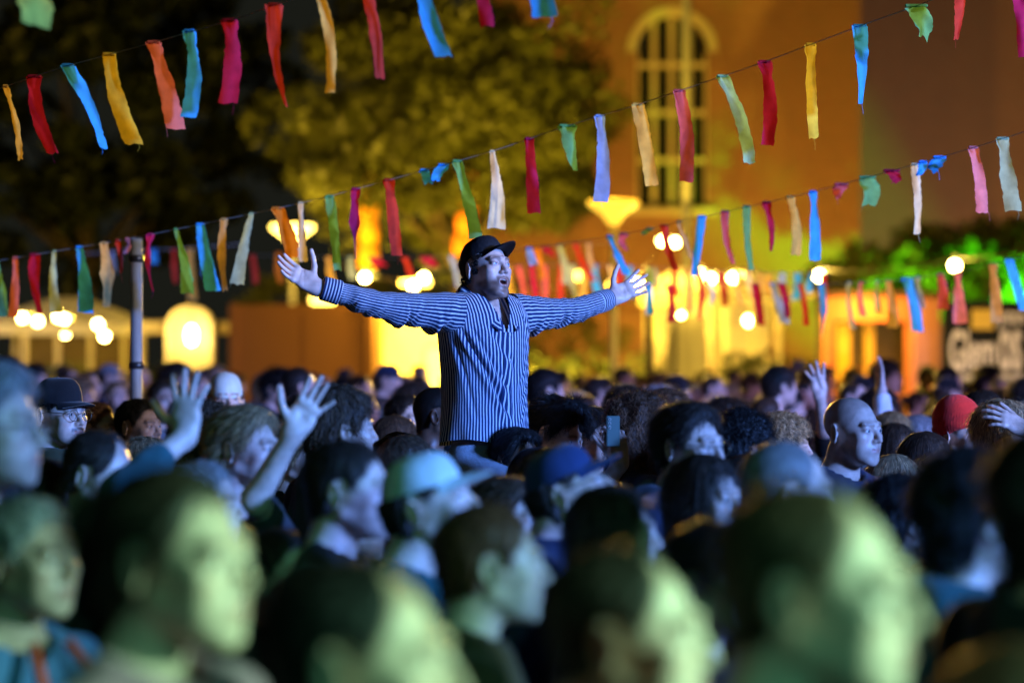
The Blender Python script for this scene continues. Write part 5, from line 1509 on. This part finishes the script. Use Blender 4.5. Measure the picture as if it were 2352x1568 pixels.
bunting('fourth bunting hanging low before the booth and the sign', [(1420, 655), (1600, 655), (1760, 652), (1900, 652), (2050, 645), (2200, 625), (2352, 590), (2430, 570)], lin(1400, 17.5, 2352, 14.0), [
    ('crimson', 1536, None, 1542, 740, 14, 18), ('blue', 1490, None, 1494, 720, 16, 18), ('red', 1612, None, 1606, 735, 12, 10), ('sky', 1630, None, 1633, 700, 10, 8), ('crimson', 1735, None, 1748, 746, 20, 18), ('sky', 1775, None, 1802, 742, 18, 24), ('crimson', 1795, None, 1809, 730, 18, 16), ('red', 1838, None, 1852, 748, 14, 14), ('blue', 1887, None, 1887, 770, 16, 18), ('sage', 1950, None, 1960, 755, 12, 14), ('pink', 1978, None, 1983, 726, 10, 18), ('sage', 2015, None, 2019, 720, 10, 16), ('tan', 2040, None, 2050, 752, 18, 26), ('blue', 2083, None, 2107, 760, 26, 30), ('sage', 2107, None, 2121, 706, 16, 12), ('rose', 2160, None, 2166, 712, 18, 24), ('pink', 2200, None, 2206, 742, 16, 34), ('tan', 2280, None, 2291, 740, 22, 28), ('blue', 2318, None, 2352, 712, 22, 24)])
bunting('blurred bunting far behind the man, level with his face', [(560, 585), (700, 590), (900, 592), (1050, 588), (1200, 572), (1330, 560), (1420, 560)], lin(560, 23, 1420, 19), [
    ('red', 580, None, 588, 650, 14, 12), ('crimson', 860, None, 880, 610, 34, 30), ('gold', 755, None, 768, 655, 14, 16), ('sage', 805, None, 812, 640, 14, 16), ('red', 930, None, 945, 640, 14, 10), ('crimson', 980, None, 1000, 612, 34, 20), ('sky', 1035, None, 1056, 662, 12, 16), ('tan', 1095, None, 1100, 650, 14, 12), ('crimson', 1255, None, 1278, 590, 24, 14), ('sage', 1286, None, 1298, 652, 14, 16), ('red', 1322, None, 1362, 645, 16, 16), ('orange', 1232, None, 1246, 640, 14, 12), ('tan', 1352, None, 1362, 620, 14, 10)])
bunting('dense band of small blurred strips right of the open hand', [(1150, 612), (1300, 608), (1450, 612), (1600, 622), (1750, 628), (1900, 630)], lin(1150, 22, 1900, 19.5), [
    (str(c), float(x), None, float(x + dx_), float(600 + l_), float(w1), float(w2)) for c, x, dx_, l_, w1, w2 in zip(np.random.default_rng(5).choice(['crimson', 'tan', 'blue', 'green', 'red', 'sage', 'gold', 'sky', 'rose', 'cream'], 26), np.linspace(1165, 1890, 26) + np.random.default_rng(6).uniform(-9, 9, 26), np.random.default_rng(7).uniform(-6, 18, 26), np.random.default_rng(8).uniform(70, 125, 26), np.random.default_rng(9).uniform(9, 16, 26), np.random.default_rng(10).uniform(9, 18, 26))])
bunting('blurred bunting in the dark left background behind the pole', [(180, 585), (300, 575), (420, 572), (560, 560)], lin(180, 21, 560, 22), [
    ('sky', 258, None, 262, 625, 14, 16), ('blue', 352, None, 356, 605, 20, 16), ('red', 400, None, 404, 650, 14, 10), ('gold', 436, None, 442, 690, 16, 22), ('blue', 468, None, 474, 630, 16, 18), ('orange', 640, 580, 645, 650, 14, 14)])

# ------------------------------------------------------------------ the crowd
def world_of(e):
    return Matrix.Translation(e.location) @ e.rotation_euler.to_matrix().to_4x4() @ Matrix.Diagonal((*e.scale, 1))
def raise_arm(e, sh, el, wr, fdir, pdir, right, skin='fair', sleeve_c='black', sleeve=0.6, h=0.0042, **hk):
    """a lifted arm with its hand, built at its place in the scene and parented to the person"""
    sh, el, wr = (np.array(v, float) for v in (sh, el, wr))
    M_, o_ = frame(wr, fdir, pdir)
    eb = M_.T @ np.float32(el - wr)
    if not right: eb = eb * np.float32((-1, 1, 1))
    V, Q, T = hand_mesh(right, h=h, arm=0.12, wr=0.027, er=0.034, elbow=eb, **hk)
    V = V @ M_.T + o_
    end = wr + (el - wr) * min(.9, .10 / np.linalg.norm(el - wr))
    def fn(P): return smin(cap(P, el, end, 0.041, 0.033), cap(P, sh, el, 0.052, 0.042), 0.02)
    lo = np.minimum(np.minimum(sh, el), wr) - .08; hi = np.maximum(np.maximum(sh, el), wr) + .08
    Va, Qa = nets(fn, lo, hi, 0.010)
    inv = world_of(e).inverted()
    o = mesh_obj('arm', np.concatenate([V, Va]), np.concatenate([Q, Qa + len(V)]), M_SKIN, e, attrs={'Tint': np.concatenate([T, np.ones((len(Va), 4), np.float32)])}, color=SKINS[skin])
    o.matrix_local = inv
    tot = np.linalg.norm(el - sh) + np.linalg.norm(wr - el); Ls = tot * sleeve
    def fs(P):
        if Ls < np.linalg.norm(el - sh): d = cap(P, sh, sh + (el - sh) / np.linalg.norm(el - sh) * Ls, .07, .06)
        else: d = smin(cap(P, sh, el, .068, .056), cap(P, el, el + (wr - el) / np.linalg.norm(wr - el) * (Ls - np.linalg.norm(el - sh)), .056, .046), .03)
        return d + .004 * wob(P.astype(np.float32), 60, 1)
    Vs, Qs = nets(fs, lo - .03, hi + .03, 0.011)
    s = mesh_obj('sleeve', Vs, Qs, M_CLOTH, e, color=CLOTHC[sleeve_c]); s.matrix_local = inv

pp = person
# carrier under the raised man
pp(1182, 981, 9.17, 42, 'man', 'swept', 'black', 'tan', 'tshirt', 'black', 'dark-haired person carrying the striped-shirt man on the shoulders')
# closest rows, strongly out of focus
pp(1838, 1088, 2.82, 68, 'man', 'receding', 'brown', 'pale', 'jacket', 'black', 'huge blurred man with glasses and thin hair at the lower right', glasses=True)
pp(378, 1055, 3.35, 64, 'woman', 'bun', 'dark', 'fair', 'tshirt', 'mauve', 'large blurred person with dark pulled-back hair and mauve top, lower left')
pp(795, 1258, 2.8, 80, 'man', 'receding', 'black', 'fair', 'tshirt', 'black', 'large blurred dark-haired head at bottom centre left, forehead lit green')
pp(1412, 1236, 3.25, 76, 'man', 'receding', 'dark', 'pale', 'tshirt', 'olive', 'large blurred head at bottom centre right, face lit pale green')
pp(2330, 1465, 2.9, 70, 'woman', 'short', 'brown', 'fair', 'tshirt', 'black', 'blurred head cut off by the bottom right corner')
pp(2232, 1052, 4.9, 105, 'man', 'curly', 'black', 'fair', 'hoodie', 'teal', 'blurred dark-haired person seen from behind at the right, above dark green clothing')
pp(2440, 990, 4.1, 110, 'man', 'shaggy', 'black', 'fair', 'jacket', 'black', 'tall dark blurred figure cut off by the right edge')
pp(-45, 828, 5.3, 78, 'stubble', 'swept', 'grey', 'pale', 'tshirt', 'olive', 'tall white-haired man with glasses at the left edge', glasses=True)
e, hm_ = pp(52, 1132, 4.75, 58, 'man', 'short', 'grey', 'tan', 'blouse', 'blue', 'man in blue shirt with red straps, lower left edge')
for s in (-1, 1):
    MB().tube([(s * .05, -.075, 1.47), (s * .075, -.125, 1.40), (s * .07, -.15, 1.25), (s * .04, -.155, 1.10)], .012, 6).build('red_strap', M_REDCLOTH, e, True)
# middle rows
pp(128, 865, 9.3, 55, 'moustache', 'undercap', 'black', 'pale', 'jacket', 'olive', 'man in black cap with round wire glasses and moustache', hat='cap', hat_high=1.06, glasses=True)
pp(214, 984, 6.8, 74, 'lookdown', 'highbrow', 'dark', 'pale', 'tshirt', 'black', 'man with high bare forehead looking down, in front of the capped man')
pp(100, 1052, 7.0, 95, 'woman', 'long', 'dark', 'fair', 'tshirt', 'charcoal', 'person with long straight dark hair turned away, at left')
e, hm_ = pp(455, 1052, 6.5, 80, 'man', 'short', 'grey', 'pale', 'hoodie', 'teal', 'person in teal sleeve raising a spread hand, at left')
raise_arm(e, (-1.02, 6.45, 1.40), (-1.02, 6.30, 1.62), (px(425, 995, 6.45)), (0.04, .1, 1), (.25, .95, 0.1), True, 'pale', 'teal', .78, splay=(16, 4, -8, -24), curl=(8, 6, 6, 8), thumb=(62, 6))
e, hm_ = pp(552, 930, 7.4, 70, 'man', 'swept', 'blond', 'pale', 'tshirt', 'charcoal', 'fair-haired man with his lit forearm and open palm raised')
raise_arm(e, (-.70, 7.25, 1.42), px(585, 1150, 6.95), px(675, 990, 6.9), (.5, .05, .85), (.15, -.95, .1), False, 'pale', 'charcoal', .42, splay=(7, 1, -2, -26), curl=(5, 4, 5, 6), thumb=(58, 8))
pp(772, 893, 8.1, 112, 'man', 'shaggy', 'brown', 'fair', 'jacket', 'black', 'shaggy brown-haired person seen from behind, left of the striped shirt')
pp(788, 1003, 5.9, 78, 'stubble', 'short', 'dark', 'pale', 'tshirt', 'black', 'short-haired man in profile with clear ear below the left sleeve')
pp(930, 994, 8.2, 95, 'man', 'short', 'brown', 'fair', 'tshirt', 'black', 'brown-haired head just above the pale cap')
pp(968, 1030, 5.6, 76, 'lookhigh', 'undercap', 'dark', 'pale', 'tshirt', 'teal', 'man in pale blue cap whose brim points right', hat='cap', hatc='ice')
pp(1108, 1148, 4.7, 96, 'man', 'short', 'auburn', 'pale', 'tshirt', 'brown', 'auburn-haired person with lit forehead below the pale cap')
pp(1290, 1012, 6.3, 80, 'lookup', 'undercap', 'dark', 'fair', 'jacket', 'navy', 'bearded man in dark blue cap and glasses looking up', hat='cap', hatc='darkblue', glasses=True)
pp(1268, 918, 9.6, 58, 'lookdown', 'quiff', 'black', 'fair', 'tshirt', 'black', 'man with thick dark quiff right of the striped shirt')
pp(1362, 934, 10.0, 44, 'man', 'fringe', 'black', 'pale', 'tshirt', 'charcoal', 'dark-fringed person beside the raised phone')
e, hm_ = pp(1468, 913, 9.2, 112, 'woman', 'curlylong', 'auburn', 'fair', 'jacket', 'black', 'person with long curly auburn hair filming with a phone')
raise_arm(e, (.36, 9.12, 1.40), (.30, 8.95, 1.42), px(1424, 1058, 8.9), (-.10, -.05, 1), (-.5, .75, .2), True, 'fair', 'black', .75, splay=(4, 0, -3, -8), curl=(38, 42, 44, 46), thumb=(30, 35))
ph = thing('phone', 'phone held up before the dark-fringed person', 'phone', px(1408, 1018, 8.82), R(22))
MB().box((0, 0, .045), (.054, .008, .112), 0, .004).build('case', noisy('phone_glass', (.07, .12, .10), (.10, .15, .13), 6, .15), ph)
for k in range(3): MB().lathe([(.0045, 0), (.0055, .001), (.0055, .003), (.0045, .003)], (0, 0, 0), 12).build('camera_ring', M_TEETH, ph, True).matrix_local = Matrix.Translation((-.016, -.0042, .088 - .015 * k)) @ Matrix.Rotation(R(90), 4, 'X')
pp(1572, 923, 7.4, 50, 'man', 'swept', 'dark', 'pale', 'hoodie', 'navy', 'dark swept-back hair and glasses, man with lit forehead right of centre', glasses=True)
pp(1528, 905, 10.8, 100, 'man', 'curly', 'brown', 'fair', 'tshirt', 'black', 'curly brown head behind the man with glasses')
pp(1702, 952, 8.6, 118, 'man', 'curly', 'black', 'tan', 'tshirt', 'black', 'black curly head seen from behind, right of the glasses')
pp(1795, 958, 10.2, 95, 'woman', 'curly', 'blond', 'fair', 'tshirt', 'charcoal', 'curly blond head left of the shaven man')
pp(1948, 912, 8.5, 44, 'bald', None, 'dark', 'fair', 'tshirt', 'navy', 'shaven-headed man in dark top facing right')
pp(2047, 944, 11.8, 36, 'open', 'fringe', 'blond', 'pale', 'tshirt', 'charcoal', 'blond young man with open lips right of the shaven man')
pp(2105, 952, 12.6, 70, 'woman', 'bob', 'grey', 'pale', 'tshirt', 'navy', 'grey-haired woman between the blond young man and the red beanie')
pp(2200, 924, 10.0, 44, 'man', 'undercap', 'brown', 'pale', 'jacket', 'black', 'person in bright red knitted beanie', hat='beanie', hatc='red')
pp(2122, 992, 9.8, 75, 'woman', 'bob', 'dark', 'fair', 'tshirt', 'black', 'person with dark bob in front of the red beanie')
pp(2048, 1040, 9.0, 85, 'woman', 'long', 'blond', 'fair', 'tshirt', 'charcoal', 'long blond hair seen below the blond young man')
e, hm_ = pp(2300, 926, 9.2, 70, 'woman', 'shaggy', 'blond', 'fair', 'jacket', 'charcoal', 'fair-haired person with a hand on the head at the right edge')
raise_arm(e, (2.05, 9.1, 1.40), (2.20, 8.95, 1.55), px(2352, 985, 9.0), (-.85, -.1, .45), (-.3, .75, -.5), False, 'fair', 'charcoal', .8, splay=(10, 3, -4, -12), curl=(16, 18, 18, 20), thumb=(40, 10))
pp(2255, 892, 11.6, 65, 'man', 'short', 'dark', 'fair', 'tshirt', 'navy', 'short dark-haired man right behind the red beanie')
pp(1612, 1038, 6.7, 48, 'womansmile', 'long', 'dark', 'pale', 'tshirt', 'black', 'dark-haired woman with lit face below the glasses')
pp(1790, 998, 5.6, 96, 'man', 'buzz', 'grey', 'pale', 'tshirt', 'navy', 'blurred close-cropped grey head before the shaven man')
pp(1400, 1108, 5.9, 78, 'woman', 'long', 'dark', 'pale', 'tshirt', 'black', 'long dark-haired woman with lit cheek below the phone')
pp(1625, 1196, 4.9, 52, 'woman', 'fringe', 'black', 'fair', 'tshirt', 'black', 'shadowed face under the dark-haired woman at lower centre')
pp(632, 1208, 5.9, 55, 'man', 'short', 'dark', 'fair', 'tshirt', 'black', 'small shadowed face between the two large heads at lower left')
pp(1000, 880, 10.3, 88, 'man', 'buzz', 'black', 'dark', 'tshirt', 'black', 'dark-skinned man with visible ear behind the striped shirt')
pp(926, 903, 11.8, 45, 'beard', 'short', 'dark', 'pale', 'tshirt', 'black', 'bearded dark-haired man just left of the striped shirt')
pp(516, 850, 12.2, 18, 'man', 'undercap', 'dark', 'pale', 'tshirt', 'charcoal', 'person in backwards white cap facing the camera', hat='cap', hatc='ice', hatback=True)
pp(470, 935, 8.6, 110, 'man', 'curly', 'brown', 'fair', 'tshirt', 'black', 'curly head behind the fair-haired man, rim lit orange')
pp(215, 920, 11.0, 70, 'man', 'short', 'auburn', 'fair', 'tshirt', 'black', 'reddish-lit head right behind the black cap')
pp(312, 912, 10.9, 60, 'beard', 'short', 'black', 'tan', 'tshirt', 'black', 'dark reddish face left of the teal sleeve')
e, hm_ = pp(1945, 925, 12.7, 55, 'man', 'short', 'dark', 'pale', 'tshirt', 'black', 'person behind the shaven man with both pale arms raised')
raise_arm(e, (1.66, 12.7, 1.44), px(1895, 990, 12.6), px(1882, 905, 12.5), (-.10, -.05, 1), (0.1, -1, 0.05), True, 'pale', 'black', .30, splay=(6, -9, -22, -36), curl=(4, 4, 5, 6), thumb=(-18, 6))
raise_arm(e, (1.86, 12.75, 1.44), px(2032, 985, 12.7), px(2024, 895, 12.7), (-.02, 0, 1), (-1, -.15, 0), False, 'pale', 'white', .86, splay=(2, 0, -1, -4), curl=(4, 4, 4, 4), thumb=(14, 4))
# rows farther back fill up to the hedge
g = np.random.default_rng(42)
taken = [(p.location.x, p.location.y) for p in ALL_PEOPLE]
hairs = ['short', 'swept', 'fringe', 'short', 'curly', 'long', 'bob', 'receding', 'buzz', 'shaggy', 'quiff', 'bun']
n_fill = 0
for k in range(6000):
    if n_fill >= 225: break
    near = n_fill < 42 and k < 2500
    y = g.uniform(5.6, 11.2) if near else 11.4 + 19.5 * g.random() ** 0.9
    x = g.uniform(-.218, .218) * y + g.normal(0, .2)
    if any((x - a) ** 2 + ((y - b) * .8) ** 2 < ((.36 if near else .46) + .012 * y) ** 2 for a, b in taken): continue
    if abs(x + .105) < .30 and 8.9 < y < 9.8: continue
    if near and (abs(x / y * FPX + CX - 130) < 70 or abs(x / y * FPX + CX - 1950) < 60) : continue
    fem = g.random() < .4
    hr = str(g.choice(['long', 'bob', 'bun', 'shaggy', 'curly']) if fem else g.choice(['short', 'swept', 'fringe', 'receding', 'buzz', 'curly', 'quiff']))
    hc = str(g.choice(['black', 'dark', 'dark', 'brown', 'brown', 'blond', 'grey']))
    hgt = g.normal(1.66 if fem else 1.77, .055); hgt = min(hgt, 1.90)
    if near: hgt = g.uniform(1.60, 1.70)
    hat = 'cap' if (not fem and g.random() < .12) else None
    word = {'black': 'dark', 'dark': 'dark', 'brown': 'brown', 'blond': 'blond', 'grey': 'grey'}[hc]
    px_x = x / y * FPX + CX
    marks = [(110, 'far-left bulbs'), (290, 'steel pole'), (470, 'arched booth'), (700, 'container'), (930, 'yellow cabin'), (1200, 'striped shirt'), (1330, 'dark hedge'), (1480, 'lamp post'), (1640, 'white parasol'), (1850, 'yellow stalls'), (2080, 'orange booth'), (9999, 'black sign')]
    mk = next(n for lim, n in marks if px_x < lim)
    row = 'short front-crowd' if near else 'mid-crowd' if y < 16 else 'rear' if y < 23 else 'far-off'
    tc_ = str(g.choice(['black', 'navy', 'charcoal', 'olive', 'grey', 'burgundy', 'brown', 'white'], p=[.3, .2, .2, .07, .07, .05, .06, .05]))
    sty = {'long': 'long', 'bob': 'bobbed', 'bun': 'tied-back', 'shaggy': 'shaggy', 'curly': 'curly', 'short': 'short', 'swept': 'swept-back', 'fringe': 'fringed', 'receding': 'thinning', 'buzz': 'cropped', 'quiff': 'quiffed'}[hr]
    lab = f'{row} onlooker in cap and {tc_} top below the {mk}' if hat else f'{row} onlooker with {sty} {word} hair and {tc_} top below the {mk}'
    pp(px_x, 800, y, float(g.normal(78, 24)), str(g.choice(['woman', 'womansmile']) if fem else g.choice(['man', 'beard', 'stubble', 'open', 'man'])), 'undercap' if hat else hr, hc, str(g.choice(['pale', 'fair', 'fair', 'tan'])), str(g.choice(['tshirt', 'hoodie', 'jacket', 'blouse' if fem else 'tshirt'])), tc_, lab, 'blurred onlookers at the back of the crowd', hat=hat, hatc=str(g.choice(['black', 'navy', 'grey'])), height=hgt, dx=x)
    taken.append((x, y)); n_fill += 1
